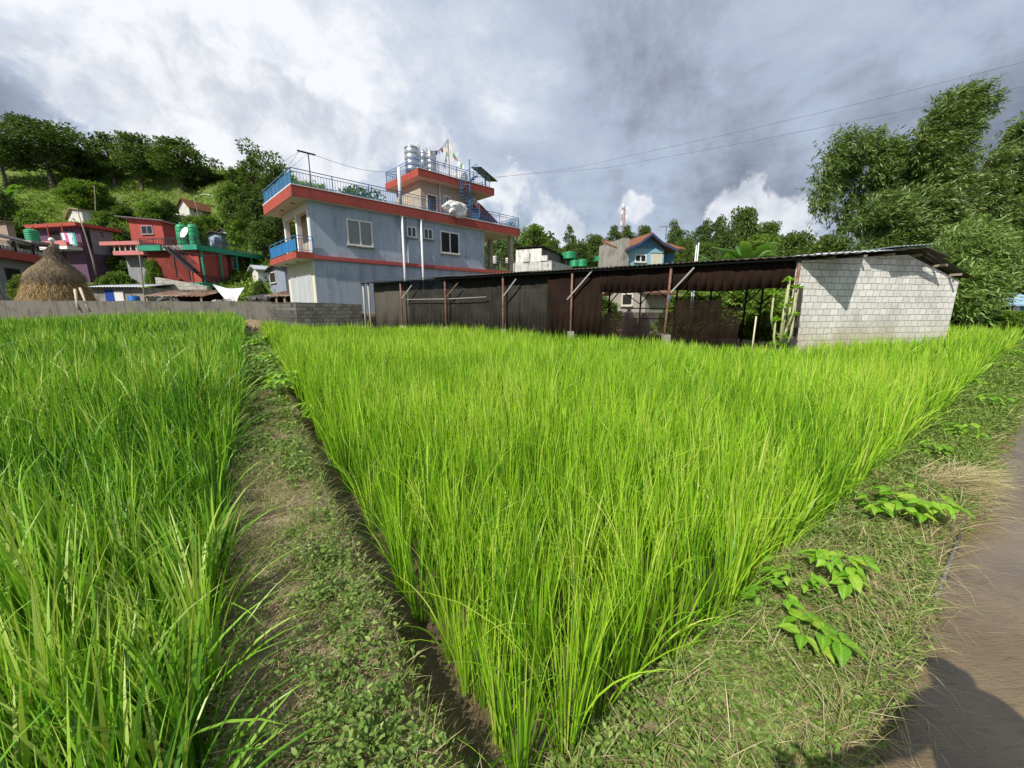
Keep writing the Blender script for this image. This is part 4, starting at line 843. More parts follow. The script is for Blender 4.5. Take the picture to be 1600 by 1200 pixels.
# ================================================================ village on the slope
def blockhouse(fr, name, label, pxu, pxv, py, ztop, zbot, wm, roof, cat='house', group=None, over=.35, rt=.3, wmv=None, depth=None, width=None):
    """flat roofed block seen at its corner; returns the thing and its sizes"""
    tg = fr.thing(name, label, cat, group); w = width or fr.U(pxu, py)[0]; d = depth or fr.V(pxv, py)[0]
    MB().box(0, 0, zbot, w, d, ztop).build('wall', wm, tg)
    if wmv: MB().box(-.02, .02, zbot, -.001, d-.02, ztop-.002).build('side_wall', wmv, tg)
    if roof: MB().box(-over, -over, ztop, w+over, d+over, ztop+rt).build('roof', roof, tg)
    return tg, w, d
# -- red house with the green slabs
RF = Frame(312, 416, 44, 8); RF.o.z = 0
w, d = RF.U(409, 420)[0], RF.V(235, 430)[0]; z0 = RF.V(312, 441)[1]; z1 = RF.V(312, 391)[1]; zr = RF.V(312, 383)[1]; e = RF.U(398, 430)
rh = RF.thing('red_house', 'brick red house with green slab edges, outside iron stair and a veranda below the hill', 'house')
MB().box(0, .0, z0-.6, 3.6, d, z1).build('wall', M_REDW, rh)
MB().box(3.6, 1.5, z0-.6, w+.5, d, z1).build('wall', M_REDW, rh); MB().box(0, 1.5, z0-.5, 3.6, d-.2, z1-.01).build('inner_wall', M_REDW, rh)
tgm = MB(); tgm.box(-.55, -.55, z1, w+1.0, 1.2, zr); tgm.build('roof_slab_edge', M_GREEN, rh)
MB().box(-.45, 1.2, z1+.02, w+.9, d+.3, zr-.03).build('roof_slab', M_CONC, rh); MB().box(-.62, d-2.6, z1-.02, -.02, d+.4, zr+.02).build('roof_slab_edge', M_GREEN, rh)
MB().box(-.5, -.5, z0-.55, w+1.0, 1.5, z0-.05).build('veranda_slab', M_GREEN, rh)
for i in range(5): x = .15+i*(w+.2)/4; MB().bar((x, -.3, z0-.05), (x, -.3, z1), .16).build('column', M_GREEN, rh)
m = MB(); rail(m, [(-.3, -.4), (w+.85, -.4)], z0-.05, .8, .25, 1.6, .028); m.build('veranda_railing', M_DKRAIL, rh)
m = MB(); rail(m, [(w+.8, -.4), (-.5, -.4), (-.5, d)], zr, .75, .35, 1.6, .03); m.build('roof_railing', M_DKRAIL, rh)
for px0, px1, gm_, nm in ((318, 326, M_GLASS, 'window'), (332, 342, M_WOOD, 'door'), (347, 355, M_GLASS, 'door'), (361, 369, M_GLASS, 'window'), (376, 383, M_GLASS, 'window'), (388, 394, M_GLASS, 'window')):
    window(RF, rh, 'u', px0, 402, px1, 428 if nm == 'door' else 420, M_GREYP if nm == 'door' else M_WHITE, gm_, off=1.5, mull=0 if nm == 'door' else 1, w=.10, name=nm)
m = MB(); a0, za = RF.V(262, 386, -.8); a1, zb = RF.V(309, 426, -.8)
for off in (-1.25, -.75): m.bar((off, a0, za), (off, a1, zb), .09, .22); m.bar((off, a0, za+.85), (off, a1, zb+.85), .05)
for i in range(17): t_ = (i+.5)/17; y = a0+(a1-a0)*t_; z = za+(zb-za)*t_; m.box(-1.25, y-.13, z-.02, -.75, y+.13, z+.02); m.bar((-1.25, y, z), (-1.25, y, z+.85), .035)
m.bar((-1.2, a1+.6, zb-.9), (-1.2, a1+.6, zb+.6), .1); m.bar((-1.2, a0-1, za-3.2), (-1.2, a0-1, za-1), .1)
m.build('iron_stair', M_DKRAIL, rh)
# set back upper room
UF = Frame(256, 368, 50, 8); UF.o.z = 0; zt, zb = UF.V(256, 349)[1], UF.V(256, 384)[1]
ur, w2, d2 = blockhouse(UF, 'red_roof_room', 'red room with a sloping grey tin roof above the red house terrace', 292, 204, 365, zt, zb-1.5, M_REDW, None)
MB().corr((-.6, d2+1.2, zt+.95), (-.6, -.8, zt+.25), (w2+.9, -.8, zt-.1), (w2+.9, d2+1.2, zt+.55), 22, .03).build('roof_sheet', M_TIN, ur)
m = MB(); m.prism([(0, zt), (d2, zt), (d2, zt+.8), (0, zt+.28)], 'x', .02, w2-.1); m.build('gable_infill', M_REDW, ur)
window(UF, ur, 'v', 238, 352, 221, 366, M_GREYP, M_GLASS, mull=1, w=.1, bars=6)
TF = P(281, 383, 47.5)
for px, Y, r, h, lab in ((287, 47, .56, 1.9, 'larger green water tank on the red house roof behind the satellite dish'), (304, 47.5, .52, 2.05, 'second green water tank on the red house roof nearer the slope')):
    b = P(px, 381, Y); plastic_tank((b.x, b.y, zr), r, P(px, 348, Y).z-zr, lab, M_TANKG, 'green water tanks')
b = P(292, 365, 45.6); tg = thing('satellite_dish', 'white satellite dish in front of the green tanks on the red house roof', 'satellite dish', (b.x, b.y, zr)); hh = b.z-zr
MB().tube([(0, 0, 0), (0, 0, hh-.1), (0, -.1, hh)], .05, 7).build('mast', M_DKRAIL, tg)
o = MB().lathe([(.001, .0), (.3, .03), (.5, .09), (.66, .17), (.64, .19), (.48, .12), (.001, .03)], (0, 0, 0), 20).build('dish', M_WHITE, tg); o.location = (0, -.16, hh); o.rotation_euler = (R(68), R(-10), R(-18))
m = MB().bar((0, -.2, hh-.3), (.05, -.85, hh+.05), .04); m.build('feed_arm', M_DKRAIL, tg)
# annex with a pink slab on the slope side
AF = Frame(238, 400, 46.5, 8); AF.o.z = 0; zt, zb = AF.V(238, 381)[1], AF.V(238, 418)[1]
an, wA, dA = blockhouse(AF, 'annex_house', 'grey annex with pink slabs and a barred balcony joined to the red house', 246, 196, 400, zt-.2, zb-3, M_GREYP, None)
MB().box(-1.3, -.3, zt-.25, 2, dA+1.5, zt+.15).build('roof', M_PINK, an); MB().box(-1.1, -.2, zb+1.3, 0, dA+.2, zb+1.75).build('balcony_slab', M_PINK, an)
for i in range(6): y = .0+i*dA/5; MB().bar((-1.0, y, zb+1.7), (-1.0, y, zt-.2), .08).build('balcony_post', M_WHITE, an)
window(AF, an, 'v', 236, 386, 222, 404, M_GREYP, M_GLASS, mull=1, w=.08)
# purple house
PF = Frame(127, 372, 47, 12); PF.o.z = 0; zt, zb = PF.V(127, 352)[1], PF.V(127, 395)[1]
ph, wP, dP = blockhouse(PF, 'purple_house', 'purple house with flat red roof and laundry on its balcony behind the haystack', 176, 62, 372, zt-.15, zb-4, M_PURP, M_RED, over=.7, rt=.38)
m = MB(); m.box(.9, -.04, zb, wP, -.002, zt-.2); m.build('grey_wall', M_GREYP, ph); m = MB(); m.box(-1.35, .2, PF.V(110, 388)[1], -.002, dP*.72, PF.V(110, 379)[1]); m.build('balcony_parapet', M_PINK, ph)
MB().box(-1.4, .1, PF.V(110, 388)[1]-.3, -.002, dP*.74, PF.V(110, 388)[1]-.003).build('balcony_slab', M_WHITE, ph)
window(PF, ph, 'v', 91, 360, 78, 378, M_DKRAIL, M_DARK, mull=0, w=.08, name='door'); window(PF, ph, 'v', 112, 360, 100, 377, M_DKRAIL, M_GLASS, mull=1, w=.08); window(PF, ph, 'u', 156, 363, 161, 370, M_DKRAIL, M_DARK, mull=0, w=.06); window(PF, ph, 'u', 132, 360, 141, 388, M_DKRAIL, M_DARK, mull=0, w=.08, name='door')
for i in range(3): MB().bar((-1.3, .4+i*dP*.34, zb+.5), (-1.3, .4+i*dP*.34, zt-.15), .09).build('balcony_post', M_REDW, ph)
for i, (px, col, lab) in enumerate(((99, (.62, .70, .75), 'pale cloth'), (104, (.6, .12, .28), 'pink cloth'), (109, (.70, .72, .74), 'white cloth'), (113, (.08, .35, .33), 'teal cloth'))):
    y, z = PF.V(px, 364, -1.4); m = MB(); k = 7
    vs = [(-1.42+.05*math.sin(j*1.7+q*2), y-.35+.7*j/k, z-q*(.8+.2*i)) for q in (0, .5, 1) for j in range(k+1)]; vs2 = [(a_+.02, b_, c_) for a_, b_, c_ in vs]; nn = len(vs)
    m.add(vs+vs2, [(q*(k+1)+j, q*(k+1)+j+1, (q+1)*(k+1)+j+1, (q+1)*(k+1)+j) for q in range(2) for j in range(k)]+[(nn+(q+1)*(k+1)+j, nn+(q+1)*(k+1)+j+1, nn+q*(k+1)+j+1, nn+q*(k+1)+j) for q in range(2) for j in range(k)], True)
    o = m.build('hanging_laundry', paint('cloth_'+lab.split()[0], col, .9, .1)); o.location = PF.o; o.rotation_euler.z = PF.a; tag(o, lab+' hung to dry on the balcony of the purple house', 'laundry', 'laundry on the purple balcony')
# dark roofed house at the slope foot
DF = Frame(0, 400, 36, -25); DF.o.z = 0; L0 = DF.U(88, 400)[0]
dh = DF.thing('dark_roofed_house', 'white house with a dark sheet roof, red slab edge and roof rail beside the haystack', 'house'); zs = DF.U(0, 404)[1]; zs2 = DF.U(0, 391)[1]; zf = DF.U(0, 374)[1]; zt = DF.U(0, 357)[1]
MB().box(-4, .0, .6, L0, 5.5, zs).build('wall', M_GREYP, dh); MB().box(-4.3, -.7, zs, L0+.4, 6, zs2).build('floor_slab', M_RED, dh); MB().box(-4.2, -.4, zs2+.002, L0+.3, 5.5, zf-.55).build('upper_wall', M_WHW, dh)
m = MB(); m.add([(-4.5, -.9, zf), (L0+.6, -.9, zf-.05), (L0+.6, 3.2, zt+.2), (-4.5, 3.2, zt+.3), (-4.5, -.9, zf+.1), (L0+.6, -.9, zf+.05), (L0+.6, 3.2, zt+.3), (-4.5, 3.2, zt+.4)], [(3, 2, 1, 0), (4, 5, 6, 7), (0, 1, 5, 4), (1, 2, 6, 5), (2, 3, 7, 6), (3, 0, 4, 7)]); m.build('roof_sheet', M_DKROOF, dh)
for i in range(6): x = -3.9+i*(L0+3.9)/5; MB().bar((x, -.6, zs2), (x, -.6, zf-.02), .13).build('roof_post', M_DKRAIL, dh)
m = MB(); rail(m, [(-4.1, -.62), (L0+.3, -.62)], zs2, .75, .5, 3, .025); m.build('roof_railing', M_DKRAIL, dh)
window(DF, dh, 'u', 6, 418, 32, 445, M_DKRAIL, M_DARK, mull=1, w=.08); window(DF, dh, 'u', 40, 420, 52, 450, M_DKRAIL, M_DARK, mull=0, w=.08, name='door')
for px in (3, 9): x = DF.U(px, 450, -1.2)[0]; MB().tube([(x, -1.2, .6), (x, -.65, zs)], .07, 8).build('porch_post', M_BRACE, dh)
b = P(51, 372, 41); plastic_tank((b.x, b.y, b.z-.4), .52, 1.3, 'green water tank above the dark roofed house beside the purple house', M_TANKG, 'green water tanks', 0)
MB_ = thing('tank_platform', 'low concrete platform carrying the green tank behind the dark roof', 'platform', (b.x, b.y, b.z-.4)); m = MB(); m.box(-1.2, -1.2, -.25, 1.2, 1.2, -.003); m.build('slab', M_CONC, MB_)
for k in range(4): m = MB(); cx, cy = (-1.05, 1.05)[k % 2], (-1.05, 1.05)[k//2]; m.box(cx-.12, cy-.12, -(b.z-.6), cx+.12, cy+.12, -.253); m.build('leg', M_CONC, MB_)
# white house with the brown roof on the hill
def gable(px, pz, Y, az, name, label, pxu, pxv, py_eave, py_base, wm, rm, rise, wins=(), cat='house', group=None, over=.4, dep=None):
    fr = Frame(px, (py_eave+py_base)/2, Y, az); fr.o.z = 0; w = fr.U(pxu, py_eave)[0]; d = dep or max(2.5, fr.V(pxv, py_eave)[0]); ze = fr.V(px, py_eave)[1]; zb = fr.V(px, py_base)[1]
    tg = fr.thing(name, label, cat, group); MB().box(0, 0, zb-3.5, w, d, ze).build('wall', wm, tg)
    MB().prism([(0, ze+.002), (d, ze+.002), (d/2, ze+rise)], 'x', .02, w-.02).build('gable_wall', wm, tg); m = MB(); k = over*rise/(d/2)
    m.add([(-over, -over, ze-k), (w+over, -over, ze-k), (w+over, d/2, ze+rise+.02), (-over, d/2, ze+rise+.02), (w+over, d+over, ze-k), (-over, d+over, ze-k)]+[(-over, -over, ze-k+.12), (w+over, -over, ze-k+.12), (w+over, d/2, ze+rise+.14), (-over, d/2, ze+rise+.14), (w+over, d+over, ze-k+.12), (-over, d+over, ze-k+.12)],
          [(3, 2, 1, 0), (5, 4, 2, 3), (6, 7, 8, 9), (9, 8, 10, 11), (0, 1, 7, 6), (4, 5, 11, 10), (1, 2, 8, 7), (2, 4, 10, 8), (3, 0, 6, 9), (5, 3, 9, 11)]); m.build('roof', rm, tg)
    for wn in wins: window(fr, tg, wn[0], *wn[1:5], M_CREAM, M_DARK, mull=0, w=.09)
    return tg
gable(296, 479, 76, 14, 'hill_house', 'small white house with brown tiled roof and three dark windows high on the hill', 345, 279, 322, 338, M_WHW, M_TILE, 1.3, [('u', 302, 324, 309, 331), ('u', 316, 327, 322, 333), ('u', 330, 329, 337, 335)])
gable(128, 479, 66, 35, 'clay_roof_house', 'low house with a wide faded clay roof among bushes above the purple house', 163, 100, 327, 341, M_WHW, paint('faded_clay_sheet', (.40, .28, .16), .9, .5), 1.1)
gable(335, 479, 84, 14, 'cream_cottage', 'tiny cream cottage with a flat white roof behind the brown tiled hill house', 342, 309, 306, 313, M_CREAM, M_WHITE, .3)
gable(280, 479, 70, 14, 'white_outhouse', 'tiny white outhouse just below the white hill house', 290, 272, 336, 345, M_WHW, M_WHITE, .25)
gable(346, 479, 60, 14, 'blue_tin_hut', 'pale blue tin clad hut on the terrace beyond the red house tanks', 356, 324, 365, 384, paint('pale_blue_tin', (.35, .42, .55), .5, .4), M_BLTIN, .3)
gable(360, 479, 62, 14, 'white_shed', 'small white shed under a dark roof beside the pale blue tin hut', 381, 355, 363, 378, M_WHW, M_BLTIN, .5, [('u', 361, 366, 368, 374)])
gable(322, 479, 64, 14, 'stone_hut', 'grey stone hut with a dark slab roof between the green tanks and the hill house', 338, 312, 352, 366, M_GREYP, M_BLTIN, .4)
gable(352, 479, 68, 14, 'rust_roof_hut', 'little hut with a rust red roof above the pale blue tin hut', 357, 337, 356, 362, M_GREYP, M_RUST, .7)
gable(10, 479, 52, 30, 'slope_hut', 'dim brown walled hut on the slope above the dark roofed house', 20, -25, 346, 362, paint('brown_wall', (.30, .22, .18), .9, .4), M_RUST, .5)
# lower yards behind the long wall
gw = thing('retaining_wall', 'whitewashed stone retaining wall beneath the red house veranda', 'wall', P(250, 479, 41)); q0, q1 = P(249, 433, 41), P(323, 447, 41)
m = MB(); o3 = gw.location; zz1 = q0.z-o3.z; zz2 = q1.z-o3.z; m.add([(0, 0, -1.5), (q1.x-q0.x, .6, -1.5), (q1.x-q0.x, .6, zz2), (0, 0, zz1), (0, .5, -1.5), (q1.x-q0.x, 1.1, -1.5), (q1.x-q0.x, 1.1, zz2), (0, .5, zz1)], [(0, 1, 2, 3), (7, 6, 5, 4), (3, 2, 6, 7), (4, 0, 3, 7), (1, 5, 6, 2)]); m.build('masonry', blocks('pale_rubble', (.55, .52, .46), (.42, .39, .33), (.22, .2, .17), .6, .3, .5), gw)
def lean(name, label, p0, p1, zlow, zhigh, dep, rm, pm, cat='shed', wall=None, ground=1.0):
    p0 = Vector(p0); p1 = Vector(p1); o3 = Vector((p0.x, p0.y, ground)); d = (p1-p0); d.z = 0; ln = d.length; tg = thing(name, label, cat, o3, math.atan2(d.y, d.x)); a, b = zlow-ground, zhigh-ground
    MB().corr((-.3, -.4, a), (ln+.3, -.4, a), (ln+.3, dep+.2, b), (-.3, dep+.2, b), max(6, int(ln*3)), .025).build('roof_sheet', rm, tg)
    for x in (0, ln/2, ln): MB().bar((x, -.2, 0), (x, -.2, a-.03), .12).build('post', pm, tg)
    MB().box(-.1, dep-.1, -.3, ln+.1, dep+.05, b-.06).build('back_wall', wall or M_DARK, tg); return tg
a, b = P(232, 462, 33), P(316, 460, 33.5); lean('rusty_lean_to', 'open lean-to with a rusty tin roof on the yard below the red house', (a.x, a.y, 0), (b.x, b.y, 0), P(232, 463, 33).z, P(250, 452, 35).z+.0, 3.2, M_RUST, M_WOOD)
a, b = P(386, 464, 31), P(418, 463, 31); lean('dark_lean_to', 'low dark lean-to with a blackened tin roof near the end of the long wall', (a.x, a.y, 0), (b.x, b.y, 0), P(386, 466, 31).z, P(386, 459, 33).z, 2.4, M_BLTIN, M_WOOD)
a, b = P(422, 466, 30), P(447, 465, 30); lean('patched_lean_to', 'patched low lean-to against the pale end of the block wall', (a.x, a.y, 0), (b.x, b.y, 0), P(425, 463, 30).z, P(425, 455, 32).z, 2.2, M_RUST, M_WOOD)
q = [P(332, 444, 36), P(380, 449, 36.5), P(362, 479, 34.5), P(372, 470, 35)]
tg = thing('white_tarpaulin', 'large white tarpaulin hanging slack beside the rusty lean-to', 'tarpaulin', q[0]); vs = []; K = 10
for i in range(K+1):
    for j in range(K+1):
        u_, v_ = i/K, j/K; p = q[0].lerp(q[1], u_)*(1-v_)+q[2].lerp(q[3], u_)*v_-q[0]; vs.append(p+Vector((0, .25*math.sin(u_*7+v_*3)-.3*math.sin(v_*3.1), -.25*math.sin(u_*3.14)*(1-v_))))
ff = [(i*(K+1)+j, (i+1)*(K+1)+j, (i+1)*(K+1)+j+1, i*(K+1)+j+1) for i in range(K) for j in range(K)]; nv = len(vs)
MB().add(vs+[v+Vector((0, .02, 0)) for v in vs], ff+[tuple(nv+k for k in f[::-1]) for f in ff], True).build('sheet', M_TARP, tg)
yw_ = thing('yard_shed', 'low grey yard shed with an open blue door beside the haystack', 'shed', P(150, 479, 38)); o3 = yw_.location; q0, q1 = P(150, 441, 38), P(232, 447, 38); L1 = q1.x-q0.x
MB().box(0, 0, -1.2, L1, 3, q0.z-o3.z-.5).build('wall', M_CONC, yw_); MB().corr((-.3, -.5, q0.z-o3.z-.45), (L1+.3, -.5, q0.z-o3.z-.45), (L1+.3, 3.2, q0.z-o3.z), (-.3, 3.2, q0.z-o3.z), 20, .03).build('roof_sheet', M_TIN, yw_)
x0 = P(173, 460, 38).x-q0.x; x1 = P(187, 460, 38).x-q0.x; MB().box(x0, -.08, -1.1, x1, -.003, q0.z-o3.z-.7).build('door', paint('deep_blue_door', (.02, .06, .32), .6, .3), yw_); MB().box(x1+.05, -.10, -1.1, x1+.9, -.004, q0.z-o3.z-.8).build('door_leaf', M_WHITE, yw_)
def barrel(loc, r, h, label, mat, cat='barrel'):
    tg = thing('barrel', label, cat, loc); MB().lathe([(r*.9, 0), (r, .04), (r, h*.3), (r*1.04, h*.32), (r*1.04, h*.36), (r, h*.38), (r, h*.64), (r*1.04, h*.66), (r*1.04, h*.70), (r, h*.72), (r, h*.95), (r*.92, h)], (0, 0, 0), 18).build('drum', mat, tg); MB().lathe([(r*.5, h+.001), (r*.5, h+.03)], (0, 0, 0), 14).build('lid', M_DKRAIL, tg)
b = P(210, 470, 33); barrel((b.x, b.y, b.z-.75), .38, 1.15, 'blue barrel in the yard between the blue door and the rusty lean-to', M_BARREL)
# grey house left of the blue house, seen past its front
gable(446, 479, 40, 46, 'grey_back_house', 'grey blue house partly hidden by the front corner of the blue house', 470, 418, 418, 458, paint('grey_blue_wall', (.24, .27, .33), .9, .4), M_BLTIN, .4, [('v', 430, 424, 422, 442)], dep=None)
gable(404, 479, 46, 44, 'pale_back_house', 'small pale house with a tin roof between the red house and the blue house', 420, 398, 420, 450, M_WHW, M_TIN, .4)
for px0, py0, px1, py1, Y, lab, r in ((145, 406, 121, 330, 40, 'tall thin bare pole leaning beside the purple house', .06), (224, 452, 214, 376, 37, 'tall dark pole standing before the annex house', .05), (310, 340, 302, 308, 70, 'thin pole in front of the white hill house', .07), (149, 333, 147, 290, 72, 'thin pole on the grassy slope above the clay roof', .07)):
    tg = MB().tube([P(px0, py0, Y)-Vector((0, 0, 1.5)), P(px0, py0, Y), P((px0+px1)/2+1, (py0+py1)/2, Y), P(px1, py1, Y)], [r*1.3, r*1.2, r, r*.7], 7).build('wooden_pole', M_WOOD); tag(tg, lab, 'pole', 'poles in the village')

# wires strung between the village poles
for pts, lab in ((((121, 331, 40), (170, 352, 43), (214, 377, 37)), 'thin wire from the tall bare pole to the dark pole'), (((214, 377, 37), (250, 372, 42), (300, 384, 46)), 'thin wire from the dark pole to the red house roof'), (((0, 340, 38), (60, 345, 40), (121, 332, 40)), 'thin wire from the picture edge to the tall bare pole'), (((214, 378, 37), (320, 400, 33), (420, 392, 26)), 'thin wire from the dark pole to the balcony of the blue house')):
    o = MB().tube([P(*q) for q in pts], .012, 4).build('village_wire', M_DKRAIL); tag(o, lab, 'wire', 'wires in the village')
# rubble and stacked things in the yard
for i, (px, py, Y, w_, h_, mt, lab) in enumerate(((264, 474, 31, 1.1, .5, M_RUBBLE, 'low heap of broken blocks under the rusty lean-to'), (345, 476, 30, 1.3, .45, M_CONC, 'heap of grey rubble below the white tarpaulin'), (404, 473, 29, .9, .5, M_RUBBLE, 'dark heap of stones in front of the dark lean-to'))):
    b = P(px, py, Y); tg = MB(); rd = random.Random(i)
    for k in range(26):
        q = Vector((rd.gauss(0, w_*.4), rd.gauss(0, w_*.3), 0)); q.z = max(0, h_*(1-q.length/w_))*rd.random()+.1; s = rd.uniform(.10, .24); a = rd.uniform(0, 3); c_ = Matrix.Rotation(a, 3, Vector((rd.random(), rd.random(), 1)).normalized())
        v = [q+c_ @ Vector((x*s, y*s*.7, z*s*.6)) for z in (-1, 1) for y in (-1, 1) for x in (-1, 1)]; tg.add(v, [(0, 2, 3, 1), (4, 5, 7, 6), (0, 1, 5, 4), (2, 6, 7, 3), (0, 4, 6, 2), (1, 3, 7, 5)])
    o = tg.build('rubble_heap', mt); o.location = (b.x, b.y, b.z-.15); tag(o, lab, 'rubble heap')
# ================================================================ buildings behind the shed
WF = Frame(846, 398, 46, 26); WF.o.z = 0; zt = WF.V(846, 388)[1]; zm = WF.V(846, 407)[1]
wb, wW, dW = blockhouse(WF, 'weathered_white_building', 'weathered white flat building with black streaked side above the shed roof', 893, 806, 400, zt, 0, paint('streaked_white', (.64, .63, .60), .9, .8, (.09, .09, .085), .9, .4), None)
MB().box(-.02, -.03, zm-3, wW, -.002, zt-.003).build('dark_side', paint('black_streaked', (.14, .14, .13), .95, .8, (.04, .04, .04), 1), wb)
MB().corr((-.2, -.4, zt+.25), (-.2, dW+.2, zt+.30), (wW+.4, dW+.2, zt-.3), (wW+.4, -.4, zt-.35), 16, .02).build('roof_sheet', M_BLTIN, wb)
WG = Frame(862, 412, 43, 26); WG.o.z = 0; wl, wW, dW = blockhouse(WG, 'parapet_building', 'low grey building with broken white parapet in front of the weathered one', 895, 800, 412, WG.V(862, 407)[1], 0, paint('streaked_parapet', (.52, .51, .48), .9, .9, (.12, .12, .11), 1.3, .4), None)
for i in range(4): MB().box(-.1, .5+i*2.1, WG.V(862, 407)[1], .25, 1.3+i*2.1, WG.V(862, 407)[1]+.55+.3*(i % 2)).build('parapet_stub', M_WHW, wl)
for px, py0, py1, Y, r, lab in ((889.5, 393, 405, 52, .95, 'highest green tank on a stand beside the weathered white building'), (898, 406, 417, 50, .62, 'first of two small green tanks just above the shed roof'), (909, 405, 417, 50, .70, 'second of two small green tanks just above the shed roof'), (941, 399, 409, 54, 1.1, 'wide green tank standing alone between white and blue buildings')):
    b = P(px, py1, Y); h = P(px, py0, Y).z-b.z; gz = Gz(b.x, b.y); plastic_tank((b.x, b.y, gz), r, h, lab, M_TANKG, 'green water tanks', b.z-gz)
BF = Frame(1040, 479, 40, 74); BF.o.z = 0
bh = BF.thing('light_blue_house', 'light blue house with a pointed gable and brick red roof beyond the shed', 'house'); c0, zt = BF.U(1040, 392); 
BB = Frame(981, 395, 40, 78); BB.o.z = 0; bh.location = BB.o; bh.rotation_euler.z = BB.a; zt = BB.U(981, 388)[1]; wB = BB.U(1038, 390)[0]; zp = BB.U(1012, 369)[1]
MB().box(0, 0, 0, wB, 5, zt).build('wall', M_LBLUE, bh); m = MB(); m.prism([(0, zt+.002), (wB, zt+.002), (wB*.55, zp)], 'y', .0, 5); m.build('gable_wall', paint('mid_blue_gable', (.10, .24, .38), .85, .3), bh)
m = MB(); rr = [(-.5, zt-.25), (wB*.22, zt+.35), (wB*.55, zp+.1), (wB*.85, zt+.5), (wB+1.2, zt-.2)]; 
m.prism(rr+[(a_, z_+.18) for a_, z_ in rr[::-1]], 'y', -.6, 5.4); m.build('gable_roof', M_TILE, bh); m = MB(); rq = rr; m.prism([(a_, z_-.12) for a_, z_ in rq]+[(a_, z_+.10) for a_, z_ in rq[::-1]], 'y', -.68, -.605); m.build('bargeboard', paint('dark_blue_trim', (.04, .06, .16), .6, .2), bh)
m = MB(); m.add([(-.8, .8, zt+.1), (wB+3, .8, zt+.2), (wB+3, 4.5, zt+1.35), (-.8, 4.5, zt+1.25), (-.8, .8, zt+.22), (wB+3, .8, zt+.32), (wB+3, 4.5, zt+1.47), (-.8, 4.5, zt+1.37)], [(3, 2, 1, 0), (4, 5, 6, 7), (0, 1, 5, 4), (1, 2, 6, 5), (2, 3, 7, 6), (3, 0, 4, 7)]); m.build('main_roof', M_TILE, bh)
m = MB(); m.box(wB+.01, 1.5, 0, wB+2.2, 5, zt+.1); m.build('side_wing', paint('mid_blue_wall', (.07, .17, .30), .85, .3), bh); MB().box(-.75, -.3, 0, -.02, 5.2, zt+.9).build('chimney_wall', M_CONC, bh)
window(BB, bh, 'u', 992, 397, 1010, 410, M_WHITE, M_GLASS, mull=1, w=.12); MB().box(wB*.64, -.04, zt-3, wB*.96, -.003, zt-.35).build('curtain_panel', M_CREAM, bh); MB().box(wB*.62, -.10, zt-.35, wB*.98, -.003, zt-.2).build('curtain_rail', M_LBLUE, bh)
tg = thing('radio_mast', 'red and white lattice radio mast rising from the trees behind the light blue house', 'mast', (P(971, 400, 150).x, 150, Gz(P(971, 400, 150).x, 150))); zt = P(971, 319, 150).z-tg.location.z
m = MB(); mw = .75
for k in range(4): c, s = (-1, 1)[k % 2]*mw, (-1, 1)[k//2]*mw; m.bar((c, s, 0), (c*.6, s*.6, zt*.97), .16)
for i in range(16):
    za, zb = zt*i/16.5, zt*(i+1)/16.5; f0 = mw*(1-.4*i/16.5); f1 = mw*(1-.4*(i+1)/16.5)
    for a_, b_ in (((-1, -1), (1, -1)), ((1, -1), (1, 1)), ((1, 1), (-1, 1)), ((-1, 1), (-1, -1))): m.bar((a_[0]*f0, a_[1]*f0, za), (b_[0]*f1, b_[1]*f1, zb), .09); m.bar((b_[0]*f0, b_[1]*f0, za), (a_[0]*f1, a_[1]*f1, zb), .09)
m.build('lattice', paint('mast_paint', (.50, .33, .32), .6, .2), tg); m = MB()
for k, q in ((.80, .9), (.86, -.8), (.92, .8), (.72, -.9), (.95, -.6)): m.box(q-.3, -.8, zt*k, q+.3, -.5, zt*k+1.4)
m.bar((0, 0, zt*.97), (0, 0, zt), .12); m.build('panel_antenna', M_WHITE, tg)
b = P(1040, 372, 40.5); tg = thing('roof_antenna', 'thin television antenna on the brick red roof of the light blue house', 'antenna', b); MB().bar((0, 0, -.2), (0, 0, 1.1), .04).build('mast', M_DKRAIL, tg); MB().bar((-.7, 0, 1.05), (.4, 0, 1.1), .04).build('boom', M_DKRAIL, tg)
for px, py, lab in ((1087.5, 383, 'shorter of the two white pipes standing behind the shed roof'), (1091, 379, 'taller of the two white pipes standing behind the shed roof')):
    p = P(px, py, 19.5); o = MB().tube([(p.x, p.y, 0), (p.x+.03, p.y, p.z)], .03, 8).build('white_pipe', M_PIPE); tag(o, lab, 'pipe', 'white pipes behind the shed')
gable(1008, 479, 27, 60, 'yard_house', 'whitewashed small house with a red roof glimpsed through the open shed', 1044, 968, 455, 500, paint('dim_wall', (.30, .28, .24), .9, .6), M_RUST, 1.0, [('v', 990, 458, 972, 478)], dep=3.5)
b = N3+sp(SH(990, 7.3), 7.3, 0); barrel((b.x, b.y, 0.02), .24, 1.0, 'blue barrel seen through the open shed beside white sacks', M_BARREL)
for i, (px, Y, h, lab) in enumerate(((1008, 18.6, 1.25, 'taller white sack standing beside the blue barrel behind the shed'), (984, 19.4, 1.45, 'white sack slumped behind the blue barrel beyond the shed'))):
    b = N3+sp(SH(px, 7.2+.5*i), 7.2+.5*i, 0); tg = thing('white_sack', lab, 'sack', (b.x, b.y, 0.02), 0, 'sacks behind the shed'); MB().lathe([(.20, 0), (.30, .12), (.31, h*.45), (.27, h*.75), (.20, h*.9), (.08, h*.95), (.13, h)], (0, 0, 0), 14).build('bag', M_TARP, tg); MB().lathe([(.095, h*.93), (.095, h*.965)], (0, 0, 0), 10).build('tie', M_WOOD, tg)
